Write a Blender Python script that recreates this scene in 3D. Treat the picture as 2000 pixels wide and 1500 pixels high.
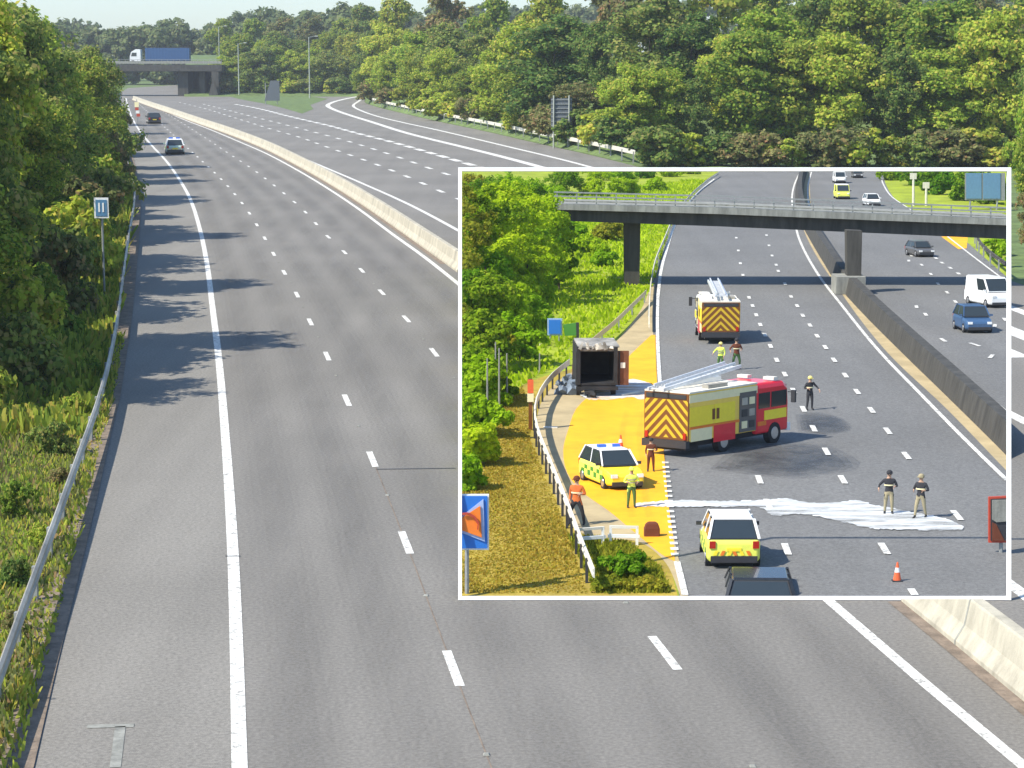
import bpy, bmesh, math, random
import numpy as np
from mathutils import Vector, Matrix, Euler
from mathutils.geometry import delaunay_2d_cdt
random.seed(7); RNG = np.random.default_rng(7)
S = bpy.context.scene
for o in list(bpy.data.objects): bpy.data.objects.remove(o)
col = S.collection
rad = math.radians

# ------------------------------------------------------------------ camera
F = 4014.0; TH = math.atan(650.0/F); H = 10.13
cam = bpy.data.cameras.new('camera'); camo = bpy.data.objects.new('camera', cam); col.objects.link(camo)
cam.sensor_width = 36; cam.lens = 36*F/2000; cam.clip_start = .5; cam.clip_end = 20000
camo.location = (0, 0, H); camo.rotation_euler = (math.pi/2-TH, 0, 0)
S.camera = camo
# ------------------------------------------------------------------ world + sun
ELEV = 47; AZ = 29     # the sun stands to the left; AZ turns it behind the camera
w = bpy.data.worlds.new('World'); S.world = w; w.use_nodes = True
nt = w.node_tree; bg = nt.nodes['Background']
sky = nt.nodes.new('ShaderNodeTexSky'); sky.sky_type = 'NISHITA'; sky.sun_disc = False
sky.sun_elevation = rad(ELEV); sky.sun_rotation = rad(-90-AZ)
sky.air_density = 1.0; sky.dust_density = .5; sky.ozone_density = 2.0
tint = nt.nodes.new('ShaderNodeVectorMath'); tint.operation = 'MULTIPLY'; tint.inputs[1].default_value = (.88, 1.0, 1.1)
nt.links.new(sky.outputs[0], tint.inputs[0]); nt.links.new(tint.outputs[0], bg.inputs[0]); bg.inputs[1].default_value = .12
sl = bpy.data.lights.new('sun', 'SUN'); so = bpy.data.objects.new('sun', sl); col.objects.link(so)
sl.energy = 4.3; sl.angle = rad(.5); sl.color = (1, .94, .83)
sd = Vector((-math.cos(rad(ELEV))*math.cos(rad(AZ)), -math.cos(rad(ELEV))*math.sin(rad(AZ)), math.sin(rad(ELEV))))
so.rotation_euler = sd.to_track_quat('Z', 'Y').to_euler()
S.view_settings.view_transform = 'Standard'; S.view_settings.look = 'None'
S.view_settings.exposure = 0.75; S.view_settings.gamma = 1
S.render.engine = 'CYCLES'
try: S.cycles.volume_bounces = 0; S.cycles.max_bounces = 6; S.cycles.transparent_max_bounces = 24
except Exception: pass

# ------------------------------------------------------------------ view maths
CT, ST = math.cos(TH), math.sin(TH)
def ray(px, py):
    a = (px-1000)/F; b = -(py-750)/F
    return Vector((a, CT+b*ST, -ST+b*CT))
def P(px, py, h=0.0):                 # ground point seen there, on the level z = h
    d = ray(px, py); t = (h-H)/d.z
    return Vector((d.x*t, d.y*t, h))
def AtY(px, py, Y):                   # point seen there at distance Y
    d = ray(px, py); t = Y/d.y
    return Vector((d.x*t, Y, H+d.z*t))
def proj(v):
    x, y, z = v[0], v[1], v[2]-H
    zc = y*CT - z*ST; u = y*ST + z*CT
    return 1000+F*x/zc, 750-F*u/zc

# ------------------------------------------------------------------ materials
def mat(name, c, rough=.6, metal=0, var=.12, scale=8, bump=0, bscale=60, spec=.5, stretch=None, alpha=None, emit=None, coat=0):
    m = bpy.data.materials.new(name); m.use_nodes = True; t = m.node_tree; b = t.nodes['Principled BSDF']
    b.inputs['Roughness'].default_value = rough; b.inputs['Metallic'].default_value = metal
    b.inputs['Specular IOR Level'].default_value = spec
    if coat: b.inputs['Coat Weight'].default_value = coat
    tc = t.nodes.new('ShaderNodeTexCoord'); src = tc.outputs['Object']
    if stretch:
        mp = t.nodes.new('ShaderNodeMapping'); mp.inputs['Scale'].default_value = stretch
        t.links.new(src, mp.inputs[0]); src = mp.outputs[0]
    n = t.nodes.new('ShaderNodeTexNoise'); n.inputs['Scale'].default_value = scale; n.inputs['Detail'].default_value = 6
    n.inputs['Roughness'].default_value = .65
    t.links.new(src, n.inputs['Vector'])
    r = t.nodes.new('ShaderNodeValToRGB'); r.color_ramp.elements[0].position = .3; r.color_ramp.elements[1].position = .7
    r.color_ramp.elements[0].color = (*[x*(1-var) for x in c], 1); r.color_ramp.elements[1].color = (*[min(1, x*(1+var)) for x in c], 1)
    t.links.new(n.outputs['Fac'], r.inputs[0]); t.links.new(r.outputs[0], b.inputs['Base Color'])
    if bump:
        n2 = t.nodes.new('ShaderNodeTexNoise'); n2.inputs['Scale'].default_value = bscale; n2.inputs['Detail'].default_value = 4
        t.links.new(tc.outputs['Object'], n2.inputs['Vector'])
        bp = t.nodes.new('ShaderNodeBump'); bp.inputs['Strength'].default_value = bump; bp.inputs['Distance'].default_value = .05
        t.links.new(n2.outputs['Fac'], bp.inputs['Height']); t.links.new(bp.outputs[0], b.inputs['Normal'])
    if emit: b.inputs['Emission Color'].default_value = (*emit, 1); b.inputs['Emission Strength'].default_value = 1
    return m

def asphalt(name, c, warm=0.0):
    m = bpy.data.materials.new(name); m.use_nodes = True; t = m.node_tree; b = t.nodes['Principled BSDF']
    b.inputs['Roughness'].default_value = .85; b.inputs['Specular IOR Level'].default_value = .3
    tc = t.nodes.new('ShaderNodeTexCoord')
    def noise(scale, det, mp=None, rz=0):
        n = t.nodes.new('ShaderNodeTexNoise'); n.inputs['Scale'].default_value = scale; n.inputs['Detail'].default_value = det
        if mp:
            k = t.nodes.new('ShaderNodeMapping'); k.inputs['Rotation'].default_value = (0, 0, rz); k.inputs['Scale'].default_value = mp
            t.links.new(tc.outputs['Object'], k.inputs[0]); t.links.new(k.outputs[0], n.inputs['Vector'])
        else: t.links.new(tc.outputs['Object'], n.inputs['Vector'])
        return n.outputs['Fac']
    def rng(s, a, b_, lo=.3, hi=.7):
        k = t.nodes.new('ShaderNodeMapRange'); t.links.new(s, k.inputs[0])
        k.inputs[1].default_value = lo; k.inputs[2].default_value = hi; k.inputs[3].default_value = a; k.inputs[4].default_value = b_
        return k.outputs[0]
    def mul(a, b_):
        k = t.nodes.new('ShaderNodeMath'); k.operation = 'MULTIPLY'; t.links.new(a, k.inputs[0]); t.links.new(b_, k.inputs[1]); return k.outputs[0]
    f = mul(rng(noise(14, 3), .8, 1.2), rng(noise(1, 4, (.75, .02, 1), rad(-9)), .92, 1.07))
    f = mul(f, rng(noise(.12, 5), .9, 1.1))
    f = mul(f, rng(noise(90, 2), .72, 1.28))
    mx = t.nodes.new('ShaderNodeVectorMath'); mx.operation = 'SCALE'; mx.inputs[0].default_value = c
    t.links.new(f, mx.inputs['Scale']); t.links.new(mx.outputs[0], b.inputs['Base Color'])
    n2 = t.nodes.new('ShaderNodeTexNoise'); n2.inputs['Scale'].default_value = 70
    t.links.new(tc.outputs['Object'], n2.inputs['Vector'])
    bp = t.nodes.new('ShaderNodeBump'); bp.inputs['Strength'].default_value = .35; bp.inputs['Distance'].default_value = .01
    t.links.new(n2.outputs['Fac'], bp.inputs['Height']); t.links.new(bp.outputs[0], b.inputs['Normal'])
    return m

def leafmat(name, cols, trans=.5):
    m = bpy.data.materials.new(name); m.use_nodes = True; t = m.node_tree
    for n in list(t.nodes):
        if n.type == 'BSDF_PRINCIPLED': t.nodes.remove(n)
    out = [n for n in t.nodes if n.type == 'OUTPUT_MATERIAL'][0]
    g = t.nodes.new('ShaderNodeNewGeometry'); oi = t.nodes.new('ShaderNodeObjectInfo')
    r = t.nodes.new('ShaderNodeValToRGB'); e = r.color_ramp.elements
    e[0].position = 0; e[0].color = (*cols[0], 1); e[1].position = 1; e[1].color = (*cols[-1], 1)
    for i, c in enumerate(cols[1:-1]):
        k = e.new((i+1)/(len(cols)-1)); k.color = (*c, 1)
    t.links.new(g.outputs['Random Per Island'], r.inputs[0])
    hs = t.nodes.new('ShaderNodeHueSaturation')
    mr = t.nodes.new('ShaderNodeMapRange'); t.links.new(oi.outputs['Random'], mr.inputs[0])
    mr.inputs[3].default_value = .475; mr.inputs[4].default_value = .52
    t.links.new(mr.outputs[0], hs.inputs['Hue'])
    mr2 = t.nodes.new('ShaderNodeMapRange'); t.links.new(oi.outputs['Random'], mr2.inputs[0])
    mr2.inputs[3].default_value = 1.45; mr2.inputs[4].default_value = 1.05
    t.links.new(mr2.outputs[0], hs.inputs['Value']); t.links.new(r.outputs[0], hs.inputs['Color'])
    d = t.nodes.new('ShaderNodeBsdfDiffuse'); tr = t.nodes.new('ShaderNodeBsdfTranslucent'); mx = t.nodes.new('ShaderNodeMixShader')
    mx.inputs[0].default_value = trans
    t.links.new(hs.outputs[0], d.inputs[0]); t.links.new(hs.outputs[0], tr.inputs[0])
    t.links.new(d.outputs[0], mx.inputs[1]); t.links.new(tr.outputs[0], mx.inputs[2]); t.links.new(mx.outputs[0], out.inputs['Surface'])
    return m

def alpha_noise(m, scale, lo, hi, a0, a1, stretch=(1, 1, 1), rz_=0):
    t = m.node_tree; b = t.nodes['Principled BSDF']; tc = t.nodes.new('ShaderNodeTexCoord'); mp = t.nodes.new('ShaderNodeMapping')
    mp.inputs['Scale'].default_value = stretch; mp.inputs['Rotation'].default_value = (0, 0, rz_)
    n = t.nodes.new('ShaderNodeTexNoise'); n.inputs['Scale'].default_value = scale; n.inputs['Detail'].default_value = 5; n.inputs['Roughness'].default_value = .7
    r = t.nodes.new('ShaderNodeMapRange'); r.inputs[1].default_value = lo; r.inputs[2].default_value = hi; r.inputs[3].default_value = a0; r.inputs[4].default_value = a1
    t.links.new(tc.outputs['Object'], mp.inputs[0]); t.links.new(mp.outputs[0], n.inputs['Vector']); t.links.new(n.outputs['Fac'], r.inputs[0]); t.links.new(r.outputs[0], b.inputs['Alpha'])
    return m
M = {}
M['asph'] = asphalt('asphalt', (.19, .178, .158))
M['asph_sh'] = asphalt('shoulder_asphalt', (.215, .202, .178))
M['asph_in'] = asphalt('asphalt_scene', (.165, .163, .156))
M['paint'] = mat('road_paint', (.7, .685, .63), .7, var=.08, scale=3, bump=.1)
M['track'] = alpha_noise(mat('tyre_polish', (.055, .055, .055), .7), .5, .35, .65, .01, .05, (1, .12, 1), rad(-9))
M['paint'] = alpha_noise(M['paint'], 7, .34, .5, .3, 1)
M['grass'] = mat('grass_ground', (.11, .16, .045), .95, var=.45, scale=.6, bump=.8, bscale=6)
M['dirt'] = mat('verge_dirt', (.2, .155, .115), .95, var=.4, scale=2.5, bump=.6, bscale=12)
M['conc'] = mat('concrete_pale', (.42, .385, .3), .85, var=.28, scale=1.6, stretch=(1.5, 1.5, .35), bump=.2, bscale=20)
M['conc_d'] = mat('concrete_dark_and_shade', (.055, .052, .045), .85, var=.45, scale=1.6, stretch=(2, 2, .3), bump=.2, bscale=20)  # dark concrete; on the scene's central barrier the tone stands in for shade
M['conc_g'] = mat('concrete_grey', (.25, .25, .22), .85, var=.35, scale=2.2, stretch=(2, 2, .3), bump=.15, bscale=20)
M['steel'] = mat('galvanised_steel', (.4, .37, .31), .6, .2, var=.5, scale=.5)
M['rail_far'] = mat('weathered_steel', (.7, .66, .54), .6, .2, var=.15, scale=3)
M['post'] = mat('post_steel', (.3, .31, .3), .6, .3, var=.15)
M['lamp'] = mat('lamp_steel', (.36, .38, .34), .6, .2)
M['black'] = mat('black_rubber', (.02, .02, .022), .8, var=.2)
M['dark'] = mat('dark_trim', (.035, .035, .04), .5)
M['glass'] = mat('dark_glass', (.03, .04, .045), .08, var=.05, spec=.8)
M['rim'] = mat('alloy_rim', (.5, .5, .5), .35, .8)
M['white'] = mat('white_paint', (.8, .8, .78), .35, var=.03, coat=.3)
M['frame'] = mat('frame_white', (.92, .92, .92), .6, var=.01)
M['blackcar'] = mat('black_car_paint', (.02, .022, .025), .25, coat=.5)
M['silver'] = mat('silver_green_paint', (.42, .55, .48), .3, coat=.4)
M['bluecar'] = mat('blue_car_paint', (.045, .1, .2), .3, coat=.5)
M['greycar'] = mat('grey_car_paint', (.1, .1, .1), .3, coat=.4)
M['red'] = mat('fire_red', (.75, .015, .035), .3, var=.06, coat=.4)
M['yellow'] = mat('hi_vis_yellow', (.92, .72, .04), .45, var=.05)
M['lime'] = mat('lime_panel', (.78, .8, .12), .45, var=.05)
M['side_yellow'] = mat('engine_side_yellow', (.9, .62, .1), .45, var=.05)
M['green'] = mat('green_panel', (.07, .25, .04), .45, var=.05)
M['cream'] = mat('cream_panel', (.85, .76, .45), .45, var=.05)
M['chevY'] = mat('chevron_yellow', (.6, .4, .02), .5, var=.08)
M['chevR'] = mat('chevron_brown', (.17, .06, .01), .5, var=.1)
M['ladder'] = mat('ladder_aluminium', (.68, .7, .73), .4, .3)
M['bay'] = mat('bay_yellow', (.86, .4, .006), .8, var=.16, scale=1.1, bump=.1)
M['ingrass'] = mat('scene_grass', (.27, .33, .012), .95, var=.35, scale=.5, bump=.8, bscale=7)
M['inbrown'] = mat('scene_dry_grass', (.34, .25, .03), .95, var=.35, scale=.7, bump=.8, bscale=7)
M['inpath'] = mat('scene_path', (.42, .33, .18), .9, var=.2, scale=1)
M['foam'] = alpha_noise(mat('foam', (.78, .8, .79), .9, var=.08, scale=2, bump=.5, bscale=5), 1.8, .34, .62, .12, .93, (.35, 1.8, 1))
M['wet'] = alpha_noise(mat('wet_asphalt', (.07, .075, .085), .45, var=.2, scale=.8), 1.2, .3, .7, .03, .24)
M['char'] = mat('charred_metal', (.02, .02, .022), .8, var=.5, scale=3)
M['rust'] = mat('burnt_rust', (.15, .055, .025), .85, var=.4, scale=4)
M['burnwhite'] = mat('scorched_white', (.72, .68, .58), .7, var=.15, scale=2)
M['scorched'] = mat('scorched_roof', (.33, .31, .27), .8, var=.92, scale=1.1)
M['debris'] = mat('burnt_debris', (.16, .2, .25), .8, var=.4, scale=5)
M['signblue'] = mat('sign_blue', (.02, .16, .55), .5, var=.05)
M['signblue2'] = mat('sign_blue_grey', (.08, .2, .34), .5, var=.08)
M['signdark'] = mat('sign_back_grey', (.1, .115, .13), .6, var=.15)
M['orange'] = mat('sign_orange', (.8, .2, .02), .5, var=.05)
M['signred'] = mat('sign_red', (.45, .06, .03), .5)
M['conered'] = mat('cone_red', (.75, .13, .04), .5)
M['container'] = mat('container_blue', (.03, .09, .22), .5, var=.1)
M['taillight'] = mat('tail_light', (.4, .02, .01), .3)
M['headlight'] = mat('head_light', (.8, .8, .78), .15)
M['beacon'] = mat('beacon_blue', (.05, .15, .6), .2)
M['skin'] = mat('skin', (.5, .3, .2), .6)
M['cloth_dk'] = mat('cloth_dark', (.03, .03, .035), .9)
M['cloth_tan'] = mat('cloth_tan', (.33, .28, .17), .9)
M['cloth_br'] = mat('cloth_brown', (.13, .035, .015), .9)
M['cloth_or'] = mat('cloth_orange', (.6, .14, .03), .9)
M['cloth_hv'] = mat('cloth_hi_vis', (.72, .85, .12), .9)
M['cloth_gn'] = mat('cloth_green', (.07, .15, .04), .9)
M['bark'] = mat('bark', (.09, .07, .05), .9, var=.3, bump=.5)
M['helm'] = mat('helmet_yellow', (.75, .65, .2), .4)
LEAF = [leafmat('leaf_mid', [(.07, .13, .025), (.19, .27, .035), (.29, .36, .055), (.4, .34, .07)]),
        leafmat('leaf_bright', [(.13, .21, .03), (.28, .38, .045), (.38, .46, .06), (.48, .39, .09)]),
        leafmat('leaf_dark', [(.05, .1, .035), (.13, .2, .045), (.2, .28, .06), (.3, .27, .09)]),
        leafmat('leaf_brown', [(.09, .1, .04), (.16, .19, .055), (.25, .25, .1), (.32, .2, .1)])]
LEAFIN = [leafmat('scene_leaf_bright', [(.16, .27, .006), (.24, .4, .01), (.32, .48, .015), (.36, .46, .03)]),
          leafmat('scene_leaf_dark', [(.07, .15, .006), (.12, .24, .01), (.18, .32, .015), (.24, .32, .03)]),
          leafmat('scene_leaf_olive', [(.14, .16, .015), (.22, .24, .02), (.32, .34, .03), (.32, .26, .03)])]
LEAFFAR = leafmat('leaf_far', [(.06, .1, .045), (.1, .15, .06), (.14, .19, .075), (.18, .2, .09)])

# ------------------------------------------------------------------ mesh helpers
def tag(o, label=None, cat=None, group=None, kind=None):
    if label: o['label'] = label
    if cat: o['category'] = cat
    if group: o['group'] = group
    if kind: o['kind'] = kind
    return o
def empty(name, loc, label=None, cat=None, group=None):
    o = bpy.data.objects.new(name, None); col.objects.link(o); o.location = loc; o.empty_display_size = .3
    return tag(o, label, cat, group)
IDM = Matrix.Identity(3)
class MB:
    def __init__(s): s.v = []; s.f = []; s.m = []; s.mats = []
    def mi(s, m):
        if m not in s.mats: s.mats.append(m)
        return s.mats.index(m)
    def add(s, vs, fs, m):
        k = len(s.v); s.v += [Vector(a) for a in vs]; i = s.mi(m)
        for f in fs: s.f.append([k+j for j in f]); s.m.append(i)
        return s
    def box(s, c, d, m, R=None, taper=1.0):
        vs = []
        for z in (-.5, .5):
            k = 1 if z < 0 else taper
            for x, y in ((-.5, -.5), (.5, -.5), (.5, .5), (-.5, .5)):
                p = Vector((x*d[0]*k, y*d[1]*k, z*d[2]))
                if R: p = R @ p
                vs.append(p+Vector(c))
        return s.add(vs, [(3, 2, 1, 0), (4, 5, 6, 7), (0, 1, 5, 4), (1, 2, 6, 5), (2, 3, 7, 6), (3, 0, 4, 7)], m)
    def tube(s, p0, p1, r0, r1, m, n=8):
        p0 = Vector(p0); p1 = Vector(p1); ax = (p1-p0).normalized()
        a = ax.orthogonal().normalized(); b = ax.cross(a)
        vs = [p0+(a*math.cos(t)+b*math.sin(t))*r0 for t in [2*math.pi*i/n for i in range(n)]]
        vs += [p1+(a*math.cos(t)+b*math.sin(t))*r1 for t in [2*math.pi*i/n for i in range(n)]]
        fs = [(i, (i+1) % n, n+(i+1) % n, n+i) for i in range(n)]+[tuple(range(n-1, -1, -1)), tuple(range(n, 2*n))]
        return s.add(vs, fs, m)
    def bar(s, p0, p1, wd, ht, m):
        p0 = Vector(p0); p1 = Vector(p1); ax = (p1-p0); L = ax.length; ax.normalize()
        up = Vector((0, 0, 1)) if abs(ax.z) < .95 else Vector((0, 1, 0))
        sx = ax.cross(up).normalized(); uz = sx.cross(ax)
        R = Matrix((sx, ax, uz)).transposed()
        return s.box((p0+p1)/2, (wd, L, ht), m, R)
    def poly(s, pts, m, thick=None, dirv=None):
        if thick is None: return s.add(pts, [tuple(range(len(pts)))], m)
        n = len(pts); d = Vector(dirv)*thick; vs = [Vector(p) for p in pts]+[Vector(p)+d for p in pts]
        return s.add(vs, [tuple(range(n-1, -1, -1)), tuple(range(n, 2*n))]+[(i, (i+1) % n, n+(i+1) % n, n+i) for i in range(n)], m)
    def loft(s, secs, m, cap=True):
        n = len(secs[0]); vs = [p for q in secs for p in q]; fs = []
        for i in range(len(secs)-1):
            for j in range(n): fs.append((i*n+j, i*n+(j+1) % n, (i+1)*n+(j+1) % n, (i+1)*n+j))
        if cap: fs += [tuple(range(n-1, -1, -1)), tuple(range((len(secs)-1)*n, len(secs)*n))]
        return s.add(vs, fs, m)
    def sphere(s, c, r, m, n=10, k=7):
        c = Vector(c); r = Vector(r) if hasattr(r, '__len__') else Vector((r, r, r)); secs = []
        for i in range(k+1):
            ph = math.pi*(i/k)*.998+.001
            secs.append([c+Vector((r.x*math.sin(ph)*math.cos(2*math.pi*j/n), r.y*math.sin(ph)*math.sin(2*math.pi*j/n), -r.z*math.cos(ph))) for j in range(n)])
        return s.loft(secs, m)
    def build(s, name, parent=None, X=None, smooth=False, bevel=0, clip=False):
        X = X or IDM
        me = bpy.data.meshes.new(name); me.from_pydata([X @ v for v in s.v], [], s.f)
        for m in s.mats: me.materials.append(m)
        me.polygons.foreach_set('material_index', s.m)
        bm = bmesh.new(); bm.from_mesh(me); bmesh.ops.recalc_face_normals(bm, faces=bm.faces)
        if clip and parent is not None and clip not in ('below', 'ground', 'left'):      # keep the piece that lies inside the framed scene
            loc = parent.location
            if clip == 'root': loc = parent.parent.location
            for n_, in_ in clip_planes():
                bmesh.ops.bisect_plane(bm, geom=bm.verts[:]+bm.edges[:]+bm.faces[:], plane_co=Vector((0, 0, H))-loc, plane_no=n_, clear_outer=True)
        if clip == 'ground':
            bmesh.ops.bisect_plane(bm, geom=bm.verts[:]+bm.edges[:]+bm.faces[:], plane_co=Vector((0, 0, SH))-parent.location, plane_no=(0, 0, -1), clear_outer=True)
        if clip == 'left':
            n_ = ray(899, 331).cross(ray(899, 1168)).normalized()
            if n_.dot(ray(1400, 700)) < 0: n_ = -n_
            bmesh.ops.bisect_plane(bm, geom=bm.verts[:]+bm.edges[:]+bm.faces[:], plane_co=Vector((0, 0, H))-parent.location, plane_no=n_, clear_outer=True)
        if clip == 'below':
            n_ = ray(899, 1170).cross(ray(1971, 1170)).normalized()
            if n_.dot(ray(1400, 700)) < 0: n_ = -n_
            bmesh.ops.bisect_plane(bm, geom=bm.verts[:]+bm.edges[:]+bm.faces[:], plane_co=Vector((0, 0, H))-parent.location, plane_no=n_, clear_outer=True)
        bm.to_mesh(me); bm.free()
        if smooth: me.polygons.foreach_set('use_smooth', [True]*len(me.polygons))
        o = bpy.data.objects.new(name, me); col.objects.link(o)
        if parent: o.parent = parent
        if bevel:
            b = o.modifiers.new('bevel', 'BEVEL'); b.width = bevel; b.segments = 2; b.limit_method = 'ANGLE'
        return o
def clip_planes():
    r = []
    for a, b, ref in (((899, 331), (899, 1168), (1400, 700)), ((1971, 331), (1971, 1168), (1400, 700)), ((899, 331), (1971, 331), (1400, 700)), ((899, 1168), (1971, 1168), (1400, 700))):
        n = ray(*a).cross(ray(*b)).normalized()
        if n.dot(ray(*ref)) > 0: n = -n
        r.append((n, None))
    return r

def spline(pts, step=3.0):
    pts = [Vector(p) for p in pts]; out = []
    P0 = [pts[0]*2-pts[1]]+pts+[pts[-1]*2-pts[-2]]
    for i in range(1, len(P0)-2):
        a, b, c, d = P0[i-1:i+3]; n = max(1, int((c-b).length/step))
        # centripetal-ish: Hermite with limited tangents
        l0, l1, l2 = max((b-a).length, 1e-6), max((c-b).length, 1e-6), max((d-c).length, 1e-6)
        t1 = ((b-a)/l0*l1+(c-b))/2*1.0; t2 = ((c-b)+(d-c)/l2*l1)/2*1.0
        for k in range(n):
            t = k/n; t_2 = t*t; t_3 = t_2*t
            out.append(b*(2*t_3-3*t_2+1)+t1*(t_3-2*t_2+t)+c*(-2*t_3+3*t_2)+t2*(t_3-t_2))
    out.append(pts[-1]); return out
def gp(pix, h=0, step=3): return spline([P(x, y, h) for x, y in pix], step)
def perp(pts, i):
    a = pts[max(0, i-1)]; b = pts[min(len(pts)-1, i+1)]; d = (b-a); d.z = 0; d.normalize()
    return Vector((d.y, -d.x, 0))
def offset(pts, k, dz=0):
    return [p+perp(pts, i)*k+Vector((0, 0, dz)) for i, p in enumerate(pts)]
def ribbon(mb, pts, wd, z, m):
    L = offset(pts, -wd/2); R = offset(pts, wd/2); n = len(pts)
    for q in L+R: q.z = z
    mb.add(L+R, [(i, n+i, n+i+1, i+1) for i in range(n-1)], m)
def cum(pts):
    c = [0]
    for a, b in zip(pts, pts[1:]): c.append(c[-1]+(b-a).length)
    return c
def sub(pts, c, a, b):
    def at(s):
        s = max(0, min(c[-1], s)); i = int(np.searchsorted(c, s))
        if i == 0: return pts[0].copy()
        t = (s-c[i-1])/max(1e-9, c[i]-c[i-1]); return pts[i-1].lerp(pts[i], t)
    q = [at(a)]+[pts[i] for i in range(len(pts)) if a+.05 < c[i] < b-.05]+[at(b)]
    return q
def dashes(mb, pts, wd, z, m, on, pitch, ref):
    """dashes of length on every pitch metres, one of them centred on the point ref"""
    c = cum(pts); i = min(range(len(pts)), key=lambda k: (pts[k]-ref).length)
    s0 = c[i]-on/2; s0 -= math.floor(s0/pitch)*pitch
    while s0 < c[-1]-on:
        ribbon(mb, sub(pts, c, s0, s0+on), wd, z, m); s0 += pitch
def flat(name, pts, m, z=None, kind='structure', thick=None, parent=None):
    pts = [p for i, p in enumerate(pts) if i == 0 or (Vector(p)-Vector(pts[i-1])).length > 1e-3]
    zz_ = pts[0][2] if z is None else z
    V_, E_, F_, *_r = delaunay_2d_cdt([Vector((p[0], p[1])) for p in pts], [], [list(range(len(pts)))], 1, 1e-5)
    bm = bmesh.new(); vs = [bm.verts.new((p.x, p.y, zz_)) for p in V_]
    for f in F_:
        try: bm.faces.new([vs[i] for i in f])
        except ValueError: pass
    bmesh.ops.recalc_face_normals(bm, faces=bm.faces)
    bm.normal_update()
    for q in bm.faces:
        if q.normal.z < 0: q.normal_flip()
    if thick:
        r = bmesh.ops.extrude_face_region(bm, geom=bm.faces[:])
        for g in r['geom']:
            if isinstance(g, bmesh.types.BMVert): g.co.z -= thick
        bmesh.ops.recalc_face_normals(bm, faces=bm.faces)
    me = bpy.data.meshes.new(name); bm.to_mesh(me); bm.free(); me.materials.append(m)
    o = bpy.data.objects.new(name, me); col.objects.link(o)
    if kind: o['kind'] = kind
    if parent: o.parent = parent
    return o

# ------------------------------------------------------------------ the main road (pixel traces of lines lying on the level ground)
EDGE_L = [(470, 1560), (468, 1500), (463, 1300), (456, 1100), (448, 960), (440, 850), (432, 750), (425, 680), (415, 600), (405, 520), (391, 450), (372, 390), (350, 350), (325, 315), (300, 288), (280, 265), (266, 245), (256, 225), (250, 207), (246, 192)]
SHOULD = [(30, 1600), (58, 1500), (105, 1300), (160, 1080), (188, 960), (210, 860), (230, 780), (243, 700), (255, 620), (263, 540), (270, 460), (273, 400), (266, 340), (254, 290), (245, 250), (238, 215), (236, 195), (236, 180)]
LANE1 = [(985, 1560), (960, 1500), (885, 1305), (790, 1053), (721, 882), (672, 770), (634, 685), (603, 623), (576, 568), (552, 527), (531, 490), (514, 460), (484, 412), (455, 375), (425, 343), (395, 315), (365, 288), (338, 263), (312, 240), (290, 220), (272, 203), (262, 192)]
LANE2 = [(1520, 1560), (1472, 1500), (1298, 1275), (1130, 1060), (985, 870), (835, 672), (784, 612), (735, 560), (697, 518), (664, 484), (634, 456), (611, 430), (590, 408), (567, 388), (530, 358), (497, 333), (450, 302), (405, 272), (360, 243), (325, 222), (295, 206), (272, 194)]
EDGE_R = [(2070, 1560), (1995, 1493), (1800, 1330), (1617, 1172), (1400, 985), (1150, 770), (893, 553), (830, 503), (770, 460), (700, 408), (640, 368), (580, 332), (520, 300), (465, 276), (410, 253), (360, 234), (320, 217), (290, 204), (268, 194)]
BARR = [(2260, 1590), (2000, 1372), (1760, 1175), (1500, 975), (1200, 750), (893, 532), (830, 487), (760, 437), (700, 396), (640, 358), (580, 324), (520, 293), (455, 266), (382, 240), (330, 221), (287, 206), (258, 195)]
OPP_E = [(2200, 1330), (1985, 1150), (1700, 950), (1300, 680), (900, 453), (800, 400), (700, 355), (665, 340), (567, 299), (480, 266), (400, 238), (340, 217), (300, 204)]
OPP_A = [(2200, 1100), (1985, 955), (1700, 780), (1300, 560), (880, 382), (795, 345), (763, 332), (732, 320), (704, 310), (630, 284), (588, 269), (522, 250), (487, 239), (445, 226), (400, 212), (350, 200)]
OPP_B = [(2200, 930), (1985, 815), (1600, 625), (1200, 455), (875, 341), (837, 328), (781, 308), (700, 282), (655, 269), (613, 258), (539, 239), (490, 227), (440, 214), (395, 203)]
OPP_C = [(2200, 790), (1985, 695), (1600, 540), (1200, 405), (900, 316), (760, 276), (700, 261), (641, 245), (602, 236), (560, 226), (500, 211), (450, 202)]
OPP_D = [(2200, 735), (1985, 650), (1600, 500), (1200, 370), (1040, 322), (900, 286), (850, 274), (795, 260), (725, 238), (680, 224), (650, 213), (640, 206), (652, 199), (680, 192), (702, 188)]
OPP_F = [(2200, 690), (1985, 605), (1600, 465), (1137, 322), (990, 286), (850, 253), (790, 240), (740, 228), (705, 216), (690, 207), (700, 198), (712, 190)]
VERGE = [(2300, 660), (1985, 552), (1700, 460), (1500, 400), (1262, 330), (1150, 302), (1050, 280), (950, 257), (850, 236), (790, 222), (740, 210), (716, 202), (712, 196), (722, 190), (730, 186)]

# the ground, out to the horizon
flat('ground', [(-1600, -200, 0), (1600, -200, 0), (1600, 2400, 0), (-1600, 2400, 0)], M['grass'], z=-.05)
lft = gp(SHOULD, 0, 4); rgt = gp(VERGE, 0, 4)
road_poly = lft+[P(250, 172), P(345, 166), P(360, 176), P(440, 183), P(560, 188), P(640, 187), P(700, 184)]+rgt[::-1]+[Vector((60, 15, 0)), Vector((-6, 15, 0))]
flat('road', road_poly, M['asph'], z=0)
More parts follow.
